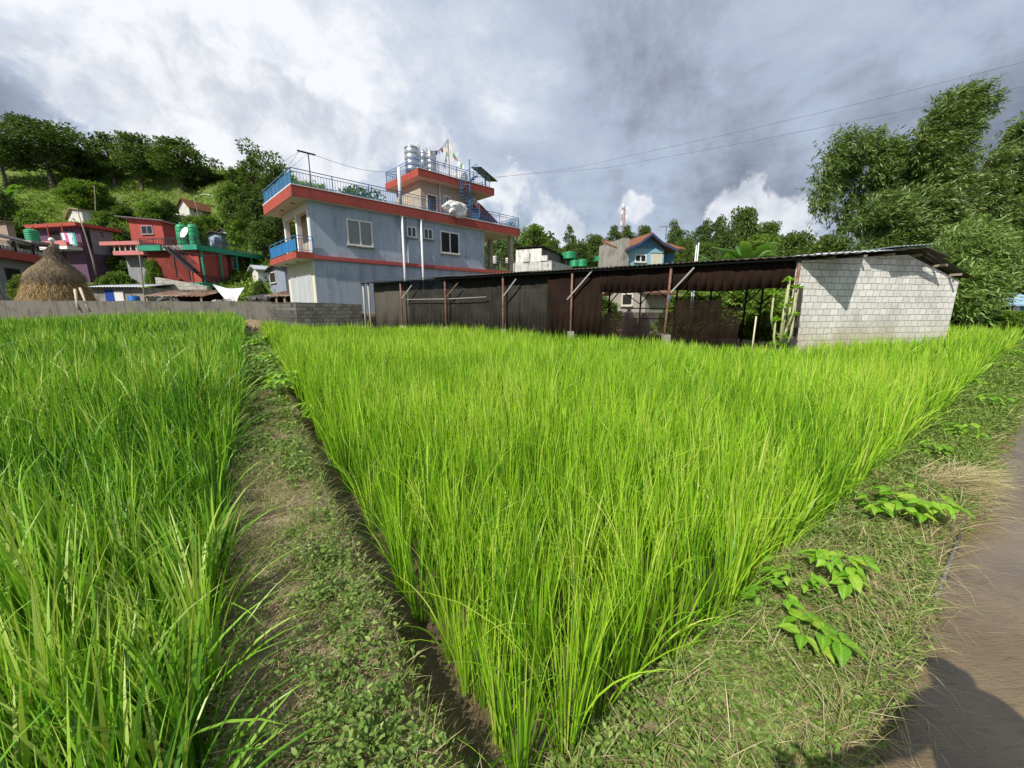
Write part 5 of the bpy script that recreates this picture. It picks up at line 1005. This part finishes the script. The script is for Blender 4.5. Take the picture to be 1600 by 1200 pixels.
# hut at the edge of the bamboo
q0 = P(1553, 479, 20.5); hb_ = thing('blue_hut', 'hut with pale blue roof and blue and white boards beside the bamboo', 'hut', (q0.x, q0.y, 0), R(8)); W_ = P(1640, 479, 20.5).x-q0.x; zt = P(1553, 481, 20.5).z; ze = P(1570, 475, 20.5).z; zk = P(1590, 452, 20.5).z; zb_ = P(1560, 505, 20.5).z
MB().box(0, .1, -.3, W_, 3, ze-.05).build('wall', M_DARK, hb_); MB().box(-.1, -.12, -.3, W_, .0, zb_+.12).build('counter', M_LBLUE, hb_)  # near-black wall block paints in the shade of the hut's open front
m = MB(); m.add([(-.4, -.5, ze-.1), (W_+.5, -.5, ze-.1), (W_+.5, 2.5, zk+.2), (1.2, 2.5, zk+.2), (-.4, -.5, ze), (W_+.5, -.5, ze), (W_+.5, 2.5, zk+.3), (1.2, 2.5, zk+.3)], [(3, 2, 1, 0), (4, 5, 6, 7), (0, 1, 5, 4), (1, 2, 6, 5), (2, 3, 7, 6), (3, 0, 4, 7)]); m.build('roof', paint('pale_blue_roof', (.32, .50, .64), .6, .3), hb_)
for i, c in enumerate((M_WHITE, M_RAIL, M_WHITE, M_RAIL)): MB().box(1.25+i*.52, -.02, zb_+.12, 1.7+i*.52, .09, ze-.12).build('board', c, hb_)
for x in (0.05, 1.1): MB().bar((x, .02, zb_), (x, .02, ze-.1), .1).build('post', M_RAIL, hb_)
# ================================================================ trees
M_BARK = paint('bark', (.12, .095, .07), .95, .5, (.05, .04, .03), 3, .5)
LEAF = {'dark': leafmat('foliage_dark', [(.030, .058, .013), (.060, .102, .019), (.10, .152, .028), (.155, .205, .045)], .25, .6, .3),
        'mid': leafmat('foliage_mid', [(.036, .070, .011), (.068, .118, .017), (.11, .165, .025), (.17, .22, .04)], .27, .6, .3),
        'lime': leafmat('foliage_lime', [(.06, .115, .014), (.115, .20, .022), (.17, .27, .032), (.25, .33, .06)], .3, .55, .3)}
def crown_mesh(acc, rg, clumps, per, ls, ws, droop=0., tight=1.):
    for (c, r) in clumps:
        n = int(per*r*r); d = unit(rg.normal(size=(n, 3))); q = r*rg.random(n)**.45*tight; pos = np.array(c)+d*q[:, None]*np.array([1, 1, .72])
        dr = unit(d+rg.normal(size=(n, 3))*.8+np.array([0, 0, -droop])); up = unit(rg.normal(size=(n, 3))*.7+np.array([0, 0, 1.]))
        ln = ls*rg.uniform(.6, 1.4, n); acc.add(*leaves(pos, dr, ln, ln*ws*rg.uniform(.8, 1.2, n), up, np.clip(rg.normal(.42, .2, n)+.12*rg.normal(), 0, 1), .2, .1))
def tree_proto(seed, kind, shape, mat, per=150, ls=.36, ws=.55):
    """a ten metre tree"""
    rg = np.random.default_rng(seed); rd = random.Random(seed); tg = thing(kind, 'x', 'tree'); m = MB(); sw = rd.uniform(-.4, .4)
    top = Vector((sw, rd.uniform(-.3, .3), 8.2)); tr = [Vector((0, 0, -1.2)), Vector((0, 0, 0)), Vector((sw*.25, .1, 2.4)), Vector((sw*.6, 0, 5)), top]; m.tube(tr, [.30, .26, .20, .13, .05], 8); cl = []
    w, zlo, n = shape
    for i in range(n):
        z = zlo+(9.3-zlo)*((i+.5)/n); f = math.sin(math.pi*min(1, max(.12, (z-zlo+.9)/(10.6-zlo))))**.6; a = i*2.4+rd.uniform(-.5, .5); rr = w*f*rd.uniform(.55, 1.02)
        c = Vector((rr*math.cos(a)+sw*z/10, rr*math.sin(a), z+rd.uniform(-.3, .5))); zs = max(1.6, z-rd.uniform(1.4, 2.6)); t_ = min(zs/8.2, 1); s = Vector((sw*t_, 0, zs))
        m.tube([s, s.lerp(c, .55)+Vector((0, 0, .25)), c], [.09, .06, .02], 5); cl.append((c, rd.uniform(.75, 1.35)*w/3))
        if rd.random() < .7: cl.append((c*.62+Vector((sw*.4, 0, z*.40)), rd.uniform(.7, 1.2)*w/3))
    cl.append((Vector((sw, 0, 9.1)), .9*w/3)); m.build('trunk', M_BARK, tg); acc = Acc(); crown_mesh(acc, rg, cl, per, ls, ws); acc.build('crown', mat, tg); return tg
PROT = {}
def put_tree(kind, x, y, z, H_, W_, label, group, rz=None):
    pr = PROT[kind]; o = pr[0] if not pr[1] else copy_tree(pr[0]); pr[1] = True
    o.location = (x, y, z); o.rotation_euler = (0, 0, random.uniform(0, 6.28) if rz is None else rz); o.scale = (W_, W_, H_/10); o['label'] = label; o['group'] = group; return o
PROT['broad_tree'] = [tree_proto(1, 'broad_tree', (3.4, 3.2, 26), LEAF['mid'], 130), False]
PROT['dense_tree'] = [tree_proto(2, 'dense_tree', (2.6, 2.2, 24), LEAF['dark'], 170), False]
PROT['open_tree'] = [tree_proto(3, 'open_tree', (3.8, 4.6, 15), LEAF['dark'], 105, .36), False]
PROT['tall_tree'] = [tree_proto(4, 'tall_tree', (1.9, 2.6, 20), LEAF['mid'], 190), False]
PROT['round_tree'] = [tree_proto(5, 'round_tree', (3.1, 1.6, 30), LEAF['lime'], 190), False]
PROT['leafy_shrub'] = [tree_proto(6, 'leafy_shrub', (4.6, .5, 26), LEAF['lime'], 120, .62, .5), False]
PROT['dark_shrub'] = [tree_proto(7, 'dark_shrub', (4.6, .5, 26), LEAF['mid'], 120, .62, .5), False]
def tree_at(kind, px, ptop, Y, wpx, label, group, zb=None):
    tp = P(px, ptop, Y); z = Gz(tp.x, Y) if zb is None else zb; h = max(1.5, tp.z-z); wm = wpx/F*Y*1.02
    nat = {'broad_tree': 8.2, 'dense_tree': 6.6, 'open_tree': 8.8, 'tall_tree': 5.0, 'round_tree': 7.6, 'leafy_shrub': 11., 'dark_shrub': 11.}[kind]; return put_tree(kind, tp.x, Y, z-.15, h*1.02, wm/nat, label, group)
GH = 'trees on the wooded hill'; GM = 'trees beyond the shed'; GS = 'shrubs on the slope'
for a in (('open_tree', 62, 190, 88, 125, 'tall spreading dark tree topping the hill crest above the purple house'), ('dense_tree', 108, 226, 90, 75, 'dark tree tucked right beside the tall spreading hilltop tree'),
          ('tall_tree', 165, 208, 92, 56, 'narrow tall tree first in the group of three on the crest'),
          ('broad_tree', 207, 208, 90, 70, 'second broad tree of the crest group above the bright grass clearing'), ('broad_tree', 272, 216, 88, 84, 'broadest tree on the crest above the white hill house'),
          ('open_tree', 312, 262, 92, 50, 'thin open tree beside the broadest crest tree'), ('dense_tree', 134, 238, 94, 60, 'dark tree filling the gap before the crest group'), ('dense_tree', 240, 258, 96, 55, 'dark tree behind the two broad crest trees'),
          ('tall_tree', 360, 262, 84, 34, 'slim dark tree rising between the crest and the blue house'), ('dense_tree', 345, 272, 92, 46, 'low dark tree beside the slim one near the blue house'), ('tall_tree', 392, 244, 80, 44, 'tall tree with a rounded top nearest the blue house railing'),
          ('dense_tree', 425, 262, 70, 60, 'dense dark tree directly behind the front corner of the blue house'), ('round_tree', 354, 283, 66, 42, 'bright lime topped tree beside the white hill house'), ('dense_tree', 395, 296, 62, 72, 'dense tree between lime tree and the blue house'),
          ('dense_tree', 440, 320, 54, 56, 'dark tree seen under the roof corner of the blue house'), ('broad_tree', 408, 345, 52, 52, 'leafy tree above the balcony of the blue house'), ('dense_tree', 300, 280, 90, 46, 'dark understorey tree below the broadest crest tree'),
          ('open_tree', -10, 210, 86, 90, 'dark tree cut by the picture edge'), ('tall_tree', 378, 262, 90, 30, 'thin tree behind the rounded top tall tree')):
    tree_at(*a, GH)
for a in (('leafy_shrub', 132, 283, 80, 62, 'large round bush below the crest above the clay roof'), ('leafy_shrub', 40, 330, 58, 44, 'yellow green bush above the dark roofed house'),
          ('dark_shrub', 4, 306, 62, 40, 'dark green bush at the picture edge below the hilltop'), ('leafy_shrub', 232, 316, 68, 46, 'light bush above the red roof room'),
          ('dark_shrub', 262, 318, 70, 36, 'dark bush just before the white hill house'), ('leafy_shrub', 178, 350, 56, 40, 'yellow green bush between purple house and red roof room'), ('leafy_shrub', 330, 338, 64, 46, 'light bush under the white hill house'),
          ('leafy_shrub', 300, 338, 58, 34, 'small light bush behind the green rooftop tanks'), ('leafy_shrub', 424, 396, 57, 36, 'light bush at the end of the red house terrace'), ('leafy_shrub', 236, 405, 42.5, 24, 'climbing light green shrub against the brick red wall'),
          ('leafy_shrub', 186, 424, 41, 46, 'pale leafy shrub over the yard shed roof'), ('leafy_shrub', 160, 432, 40, 26, 'small pale shrub between the haystack and the yard shed'), ('leafy_shrub', 30, 430, 33.5, 34, 'pale hedge like shrub before the dark roofed house'),
          ('dark_shrub', 404, 440, 39, 26, 'round dark bush beside the grey blue wall'), ('dark_shrub', 190, 382, 50, 40, 'dark bush in the gap beside the annex house'), ('dark_shrub', 192, 322, 70, 34, 'dark bush in the middle of the green slope'),
          ('leafy_shrub', 370, 345, 60, 36, 'light bush beneath the lime topped tree'), ('leafy_shrub', 160, 330, 64, 36, 'light bush beside the wall of the clay roofed house')):
    tree_at(*a, GS)
for a in (('round_tree', 832, 351, 80, 52, 'round yellow green tree just beyond the blue house porch'), ('dense_tree', 800, 372, 76, 40, 'dark tree behind the stone porch pillar'), ('tall_tree', 889, 351, 82, 25, 'slim tall tree standing apart above the highest green tank'),
          ('broad_tree', 865, 374, 74, 34, 'low leafy tree between the round and the slim trees'), ('broad_tree', 930, 366, 72, 50, 'feathery leafy tree above the wide green tank'), ('dense_tree', 962, 354, 88, 34, 'dark tree at the foot of the radio mast'),
          ('dense_tree', 982, 354, 90, 34, 'dark tree between the radio mast and the pointed gable'), ('broad_tree', 1008, 352, 92, 36, 'rounded tree peeping over the pointed blue gable'), ('dense_tree', 1056, 349, 76, 34, 'dark tree with a pointed top beside the brick red roof'),
          ('broad_tree', 1070, 372, 60, 44, 'leafy tree beside the mid blue side wing'), ('dense_tree', 1100, 347, 84, 36, 'dark conical tree first of the tall group past the blue house'), ('dense_tree', 1122, 342, 82, 38, 'dark conical tree second of the tall group'),
          ('broad_tree', 1165, 324, 78, 66, 'tallest broad tree of the group before the bamboo'), ('broad_tree', 1205, 346, 74, 54, 'leafy tree between the tallest broad tree and the bamboo'), ('dense_tree', 1140, 362, 66, 44, 'dark tree below the tall group'),
          ('broad_tree', 1105, 378, 50, 50, 'leafy tree behind the two white pipes'), ('dense_tree', 905, 382, 66, 44, 'dark tree behind the highest green tank'), ('broad_tree', 955, 384, 62, 40, 'leafy tree beside the light blue house wall'),
          ('round_tree', 1195, 366, 48, 70, 'bright leafy tree behind the banana plant'), ('broad_tree', 1250, 362, 40, 80, 'leafy tree behind the end of the shed roof'), ('dense_tree', 1232, 366, 60, 50, 'dark tree just before the drooping bamboo'), ('broad_tree', 1300, 366, 32, 90, 'broad low tree rising behind the gable of the shed')):
    tree_at(*a, GM)
# leafy growth seen through the open shed
for a in (('leafy_shrub', 1085, 452, 20.5, 80, 'leafy shrub behind the middle net of the open shed'), ('leafy_shrub', 1150, 448, 19.2, 90, 'big leafy shrub filling the open back of the shed'), ('leafy_shrub', 1205, 450, 17.6, 70, 'leafy shrub behind the cactus at the shed back'), ('dark_shrub', 940, 462, 22.5, 70, 'dim shrub behind the thin net of the shed'), ('dark_shrub', 1052, 468, 22.5, 40, 'dim shrub beside the white sacks behind the shed')):
    tree_at(*a, 'shrubs behind the open shed', zb=0.)
tree_at('dark_shrub', 1545, 484, 21.5, 26, 'dark bush at the corner of the blue hut', 'shrubs by the bamboo', zb=0.); tree_at('leafy_shrub', 1572, 505, 18.6, 60, 'low leafy bush in front of the blue hut', 'shrubs by the bamboo', zb=0.); tree_at('leafy_shrub', 1605, 503, 18.4, 50, 'low leafy bush at the picture edge before the blue hut', 'shrubs by the bamboo', zb=0.)
# undergrowth that nobody could count
acc = Acc()
def scrub(n, xr0, xr1, y0, y1, ls, skip=None):
    y = y0+(y1-y0)*rng.random(n); x = y*rng.uniform(xr0, xr1, n); k = (fbm(x*.12, y*.12, 3, 91)+rng.normal(0, .12, n) > .47); x, y = x[k], y[k]; n = len(x); i = np.repeat(np.arange(n), 9); N_ = len(i)
    d = rdir(N_); d[:, 2] = np.abs(d[:, 2]); r = rng.uniform(.2, .9, n)[i]; pos = np.stack([x, y, G(x, y)], -1)[i]+d*(r*rng.random(N_)**.5)[:, None]
    ln = ls*rng.uniform(.5, 1.4, N_); acc.add(*leaves(pos, d+rdir(N_)*.7, ln, ln*.5, rdir(N_)*.6+np.array([[0, 0, 1.]]), np.clip(rng.normal(.5, .25, N_)+.5*(fbm(x*.3, y*.3, 2, 5)-.5)[i], 0, 1), .2, .1))
scrub(9500, -1.45, -.45, 50, 100, .5); scrub(700, -.9, -.5, 40, 52, .45); scrub(2600, -.15, 1.3, 30, 95, .55); scrub(260, .35, 1.2, 20, 32, .4)
tag(acc.build('undergrowth', LEAF['lime']), kind='stuff')
acc = Acc(); n = 16000; y = rng.uniform(60, 96, n); x = y*rng.uniform(-1.35, -.6, n)
acc.add(*blades(np.stack([x, y, G(x, y)-.05], -1), rng.uniform(.4, 1.1, n), rng.uniform(.05, .12, n), rng.uniform(0, 6.28, n), rng.uniform(0, .6, n), rng.uniform(0, 1, n), 2, rng.uniform(0, 3.14, n), rng.uniform(.1, .9, n))); tag(acc.build('hillside_grass', M_TURF), kind='stuff')
# far wooded ridge that reads as one mass
acc = Acc(); rg = np.random.default_rng(77); cl = []
for i in range(190):
    xr = rg.uniform(-1.6, 1.5); y = rg.uniform(100, 125); x = xr*y; z = Gz(x, y); cl.append(((x, y, z+rg.uniform(1, 6 if xr < -.4 else 8)), rg.uniform(2., 4.)))
for i in range(70):
    xr = rg.uniform(-.1, .75); y = rg.uniform(70, 95); x = xr*y; cl.append(((x, y, Gz(x, y)+rg.uniform(1, 5)), rg.uniform(1.6, 3.2)))
crown_mesh(acc, rg, cl, 26, .8, .55); tag(acc.build('far_woods', LEAF['dark']), kind='stuff')

# ================================================================ banana plants and a palm-like agave on the hill
M_BANANA = leafmat('banana_leaf', [(.05, .14, .02), (.10, .22, .03), (.16, .30, .05)], .35, .4, .5)
def banana(loc, h, nl, ll, lw, label, seed):
    rd = random.Random(seed); tg = thing('banana_plant', label, 'banana plant', loc, 0, 'banana plants'); MB().tube([(0, 0, -.3), (0, 0, h*.4), (.05, 0, h*.62)], [.16, .13, .08], 9).build('stem', paint('banana_stem', (.20, .22, .09), .8, .4), tg); acc = Acc()
    for i in range(nl):
        az = i*2.4+rd.uniform(-.4, .4); d = Vector((math.cos(az), math.sin(az), 0)); s = Vector((-d.y, d.x, 0)); K = 10; vs = []; ph = rd.uniform(.15, .7); p = Vector((.05, 0, h*.58)); l = ll*rd.uniform(.75, 1.1); dr = rd.uniform(.9, 1.9)
        for k in range(K+1):
            t_ = k/K; a = ph+dr*t_**1.6; dd = d*math.sin(a)+Vector((0, 0, math.cos(a))); p = p+dd*(l/K) if k else p; w = lw*(0.06 if t_ < .12 else math.sin(math.pi*min(1, (t_-.1)/.9*.94+.06))**.6)*.5
            up = (s.cross(dd)).normalized()
            for q in (-1, 0, 1): vs.append(p+s*(w*q)+up*(abs(q)*w*.35)*(1 if k % 2 else .8))
        v = np.array(vs); f = np.array([[k*3+j, k*3+j+1, k*3+j+4, k*3+j+3] for k in range(K) for j in range(2)]); acc.add(v, f, None, np.full(len(v), rd.random()), np.zeros(len(v)))
    acc.build('foliage', M_BANANA, tg)
for px, Y, h, nl, ll, lw, lab in ((1160, 22, 6.0, 8, 2.3, .6, 'banana plant with a torn upright leaf behind the shed roof'), (1122, 24, 5.6, 7, 2.2, .55, 'smaller banana plant beside the torn upright one'), (52, 75, 7, 9, 4, .9, 'silvery banana plant among the bushes below the hilltop'), (20, 78, 8, 8, 4, .9, 'silvery banana plant nearest the picture edge on the hill'), (258, 72, 4, 7, 2.6, .7, 'banana plant by the white hill house')):
    x = P(px, 479, Y).x; banana((x, Y, Gz(x, Y)), h, nl, ll, lw, lab, int(px))

# ================================================================ bamboo
M_BAMB = leafmat('bamboo_leaf', [(.040, .078, .016), (.088, .150, .028), (.16, .235, .045), (.29, .36, .11)], .3, .42, .5); M_BAMB2 = leafmat('bamboo_leaf_pale', [(.085, .155, .03), (.15, .245, .05), (.22, .32, .075), (.32, .40, .13)], .32, .42, .5)
M_CULM = paint('bamboo_culm', (.26, .25, .10), .6, .4, (.14, .12, .05), 2)
WIND = np.array([.70, -.15, .10])
def bamboo(label, base, tips, Y, dens, rad, mat, seed, ln=.27, droop=.55, start=.3, cat='bamboo'):
    """tips: picture points each culm passes through, with its own depth offset"""
    rg = np.random.default_rng(seed); b = P(*base, Y); b.z = 0; tg = thing('bamboo_clump', label, cat, b, 0, 'bamboo clumps by the shed'); m = MB(); acc = Acc()
    for ci, tp in enumerate(tips):
        dY = rg.uniform(-1.1, 1.1); pts = [Vector((rg.uniform(-.6, .6), dY*.5, -.2))]+[P(x, y, Y+dY*(.5+.5*i/len(tp)))-b for i, (x, y) in enumerate(tp)]
        cv = []
        for i in range(len(pts)-1):
            p0, p1, p2, p3 = pts[max(i-1, 0)], pts[i], pts[i+1], pts[min(i+2, len(pts)-1)]
            for t_ in np.linspace(0, 1, 7)[:-1]: cv.append(.5*((2*p1)+(p2-p0)*t_+(2*p0-5*p1+4*p2-p3)*t_*t_+(3*p1-p0-3*p2+p3)*t_**3))
        cv.append(pts[-1]); nn = len(cv); m.tube(cv, [.05*(1-.85*i/(nn-1)) for i in range(nn)], 6); cvn = np.array([list(q) for q in cv])
        seg = np.linalg.norm(np.diff(cvn, axis=0), axis=1); L_ = np.concatenate([[0], np.cumsum(seg)]); tot = L_[-1]; ns = int(dens*tot*(1-start)); u_ = start+(1-start)*rg.random(ns)
        c = np.stack([np.interp(u_*tot, L_, cvn[:, k]) for k in range(3)], -1); d = unit(rg.normal(size=(ns, 3))); r = rad*(.25+.75*np.sin(np.pi*np.clip((u_-start)/(1-start)*.85+.12, 0, 1)))*rg.random(ns)**.6
        c = c+d*r[:, None]*np.array([1, .8, .75]); per = 11; i = np.repeat(np.arange(ns), per); n = len(i); bd = unit(d*.5+WIND+rg.normal(size=(ns, 3))*.35+np.array([0, 0, -droop*.5])); tt = rg.random(n)
        pos = c[i]+bd[i]*(tt*.55)[:, None]+rg.normal(size=(n, 3))*.05; dr = unit(bd[i]*.9+rg.normal(size=(n, 3))*.58+np.array([0, 0, -droop])); l = ln*rg.uniform(.6, 1.35, n)
        acc.add(*leaves(pos, dr, l, l*rg.uniform(.17, .27, n), unit(rg.normal(size=(n, 3))*.8+np.array([0, -.2, 1.])), np.clip(rg.normal(.42, .2, n)+rg.normal(0, .16, ns)[i], 0, 1), .2, .15))
    m.build('culms', M_CULM, tg); acc.build('foliage', mat, tg); return tg
bamboo('arching bamboo clump drooping over the shed roof', (1410, 500), [[(1400, 360), (1370, 260), (1320, 222), (1288, 262), (1276, 335)], [(1405, 350), (1385, 262), (1350, 228), (1312, 250), (1296, 300)], [(1410, 350), (1400, 270), (1378, 232), (1340, 236), (1312, 290)], [(1415, 360), (1412, 280), (1400, 238), (1370, 240)], [(1400, 380), (1375, 300), (1345, 290), (1318, 330), (1308, 365)], [(1405, 390), (1390, 320), (1360, 310), (1340, 350)], [(1415, 330), (1425, 262), (1440, 240)]], 25, 84, 1.15, M_BAMB, 11, droop=.42)
bamboo('tallest bamboo clump leaning downwind against the sky', (1500, 500), [[(1480, 340), (1462, 240), (1480, 170), (1530, 140)], [(1485, 330), (1455, 250), (1452, 195), (1490, 150)], [(1490, 340), (1480, 240), (1498, 180), (1545, 158)], [(1480, 350), (1450, 270), (1440, 225), (1450, 190)], [(1495, 330), (1495, 250), (1500, 210), (1525, 190)], [(1485, 340), (1470, 280), (1466, 230)]], 23.5, 84, 1.0, M_BAMB, 12, droop=.12)
bamboo('broad mid height bamboo thicket behind the shed gable', (1440, 505), [[(1420, 420), (1390, 350), (1420, 310), (1460, 320)], [(1415, 430), (1370, 370), (1350, 350), (1330, 365)], [(1425, 420), (1400, 340), (1380, 320), (1345, 340)], [(1435, 420), (1430, 340), (1455, 310), (1490, 330)], [(1430, 430), (1410, 370), (1430, 350), (1470, 370)], [(1420, 440), (1390, 390), (1370, 385), (1340, 390)], [(1440, 430), (1450, 370), (1480, 350), (1510, 370)]], 22, 86, 1.0, M_BAMB, 13, droop=.1)
bamboo('pale wind blown bamboo beside the far corner of the block wall', (1530, 505), [[(1510, 430), (1490, 385), (1500, 362), (1530, 372)], [(1515, 430), (1500, 390), (1520, 365), (1555, 385)], [(1520, 440), (1520, 395), (1545, 385), (1568, 415)], [(1510, 450), (1485, 415), (1480, 400), (1470, 420)], [(1515, 455), (1505, 430), (1525, 425), (1555, 450)], [(1525, 460), (1535, 430), (1550, 440), (1560, 470)], [(1510, 460), (1492, 440), (1490, 450), (1505, 480)]], 19, 92, .75, M_BAMB2, 14, ln=.25, droop=.02)
bamboo('bamboo clump crowding the picture edge above the blue hut', (1590, 500), [[(1580, 380), (1560, 280), (1570, 225), (1600, 200)], [(1590, 380), (1585, 290), (1600, 230), (1640, 200)], [(1575, 390), (1545, 310), (1545, 262), (1565, 235)], [(1585, 400), (1570, 340), (1590, 310), (1620, 330)], [(1600, 400), (1605, 330), (1625, 290)], [(1580, 420), (1560, 380), (1580, 360), (1610, 390)], [(1575, 400), (1540, 340), (1525, 310), (1540, 290)], [(1590, 430), (1585, 410), (1600, 400), (1625, 430)], [(1600, 350), (1598, 240), (1605, 190), (1640, 160)]], 24, 88, 1.05, M_BAMB, 15, droop=.2)
bamboo('dark bamboo thicket filling the hollow behind the pale bamboo', (1510, 505), [[(1500, 420), (1480, 340), (1490, 300), (1520, 290)], [(1510, 420), (1510, 340), (1530, 310), (1560, 320)], [(1490, 430), (1465, 370), (1450, 360), (1440, 400)], [(1520, 430), (1540, 370), (1560, 350), (1590, 370)], [(1500, 450), (1485, 420), (1470, 450), (1468, 480)], [(1540, 450), (1560, 420), (1575, 440), (1580, 480)]], 25.5, 70, 1.2, M_BAMB, 16, droop=.2)
bamboo('low bamboo growth along the foot of the thicket by the shed', (1520, 510), [[(1500, 490), (1490, 470), (1500, 455)], [(1520, 490), (1520, 465), (1532, 460)], [(1510, 495), (1515, 475), (1525, 470)]], 22, 60, .8, M_BAMB, 17, droop=.4, start=.1)
# cut stalk among the bamboo
p0, p1 = P(1544, 350, 22.2), P(1541, 372, 22.2); o = MB().tube([(p1.x, p1.y, 0), p1, p0], .09, 8).build('bare_trunk', paint('pale_bark', (.42, .27, .12), .9, .3)); tag(o, 'pale bare trunk showing between the bamboo clumps', 'trunk')

# ================================================================ the person whose shadow falls on the bank
M_SKIN = paint('skin', (.34, .19, .12), .6, .1, streak=False); M_SHIRT = paint('shirt_cloth', (.10, .14, .22), .9, .15); M_TROU = paint('trouser_cloth', (.05, .05, .06), .9, .15); M_HAIR = paint('black_hair', (.012, .01, .01), .6, .1)
def skin(name, pts, edges, rad, mat, parent, sub=2):
    me = bpy.data.meshes.new(name); me.from_pydata(pts, edges, []); o = bpy.data.objects.new(name, me); C.objects.link(o); o.parent = parent; me.materials.append(mat)
    s = o.modifiers.new('skin', 'SKIN'); s.use_smooth_shade = True
    if not me.skin_vertices: me.skin_vertices.new(name='')
    for i, r in enumerate(rad): me.skin_vertices[0].data[i].radius = (r if isinstance(r, tuple) else (r, r)); me.skin_vertices[0].data[i].use_root = (i == 0)
    m = o.modifiers.new('sub', 'SUBSURF'); m.levels = sub; m.render_levels = sub; return o
pz = Gz(1.02, .13); pr = thing('person', 'person standing on the bank with one arm stretched out, in dark shirt and trousers', 'person', (1.02, .13, pz), R(4))
B_ = [(0, 0, .95), (0, 0, 1.12), (0, -.01, 1.32), (0, 0, 1.46), (0, .015, 1.54), (0, .02, 1.62), (0, .01, 1.71), (-.19, 0, 1.42), (-.42, .02, 1.24), (-.64, .05, 1.18), (.19, 0, 1.42), (.24, -.02, 1.14), (.25, .06, .90), (-.10, 0, .88), (-.12, .02, .48), (-.12, -.01, .09), (-.13, .13, .035), (.10, 0, .88), (.12, .02, .48), (.12, -.01, .09), (.13, .13, .035), (-.70, .055, 1.17), (.255, .075, .84)]
E_ = [(0, 1), (1, 2), (2, 3), (3, 4), (4, 5), (5, 6), (3, 7), (7, 8), (8, 9), (9, 21), (3, 10), (10, 11), (11, 12), (12, 22), (0, 13), (13, 14), (14, 15), (15, 16), (0, 17), (17, 18), (18, 19), (19, 20)]
Q_ = [(.16, .11), (.145, .10), (.175, .11), (.10, .08), .058, .085, .07, .062, .045, .032, .062, .045, .032, .088, .06, .042, .034, .088, .06, .042, .034, .036, .036]
skin('body', B_, E_, Q_, M_SKIN, pr)
skin('shirt', [(0, 0, .98), (0, 0, 1.14), (0, -.01, 1.32), (0, 0, 1.45), (-.19, 0, 1.42), (-.39, .018, 1.255), (.19, 0, 1.42), (.235, -.015, 1.18)], [(0, 1), (1, 2), (2, 3), (3, 4), (4, 5), (3, 6), (6, 7)], [(.185, .135), (.17, .125), (.195, .135), (.10, .09), .078, .062, .078, .062], M_SHIRT, pr)
skin('trousers', [(0, 0, .97), (-.10, 0, .86), (-.12, .02, .48), (-.12, -.01, .12), (.10, 0, .86), (.12, .02, .48), (.12, -.01, .12)], [(0, 1), (1, 2), (2, 3), (0, 4), (4, 5), (5, 6)], [(.175, .125), .105, .08, .06, .105, .08, .06], M_TROU, pr)
skin('hair', [(0, -.005, 1.70), (0, -.03, 1.66), (0, -.05, 1.60)], [(0, 1), (1, 2)], [(.082, .085), (.085, .075), (.06, .04)], M_HAIR, pr)
for s, w0 in ((-1, Vector((-.71, .057, 1.17))), (1, Vector((.257, .08, .83)))):
    fw_ = Vector((-1, .12, .05)) if s < 0 else Vector((.02, .12, -1)); sd = Vector((0, .3, 1)) if s < 0 else Vector((0, 1, .1)); cu = Vector((.2, 1, -.2)) if s < 0 else Vector((-1, 0, 0))
    for k, (of, l) in enumerate(((-.030, .062), (-.010, .074), (.010, .080), (.030, .070))):
        a = w0+fw_*.02+sd*of; skin('finger', [tuple(a), tuple(a+fw_*l*.45+cu*.008), tuple(a+fw_*l*.75+cu*.026), tuple(a+fw_*l*.85+cu*.046)], [(0, 1), (1, 2), (2, 3)], [.010, .009, .008, .007], M_SKIN, pr, 1)
    a = w0-fw_*.02+sd*.032; skin('thumb', [tuple(a), tuple(a+sd*.022+fw_*.02+cu*.01), tuple(a+sd*.028+fw_*.045+cu*.02)], [(0, 1), (1, 2)], [.012, .010, .008], M_SKIN, pr, 1)
for x in (-.031, .031): MB().lathe([(.001, -.009), (.008, -.005), (.010, 0), (.008, .005), (.001, .009)], (x, .100, 1.63), 8).build('eye', M_WHITE, pr)
skin('nose', [(0, .096, 1.635), (0, .118, 1.605)], [(0, 1)], [.008, .012], M_SKIN, pr, 1); skin('mouth', [(-.022, .094, 1.575), (0, .101, 1.573), (.022, .094, 1.575)], [(0, 1), (1, 2)], [.005, .006, .005], paint('lips', (.28, .11, .09), .5, .1), pr, 1)
for x in (-.086, .086): skin('ear', [(x, .01, 1.645), (x*1.1, 0, 1.62), (x, .005, 1.595)], [(0, 1), (1, 2)], [.010, .014, .009], M_SKIN, pr, 1)
for x in (-.12, .12): skin('shoe', [(x, -.03, .04), (x*1.02, .06, .035), (x*1.06, .17, .028)], [(0, 1), (1, 2)], [(.045, .045), (.05, .042), (.04, .03)], M_TROU, pr, 1)
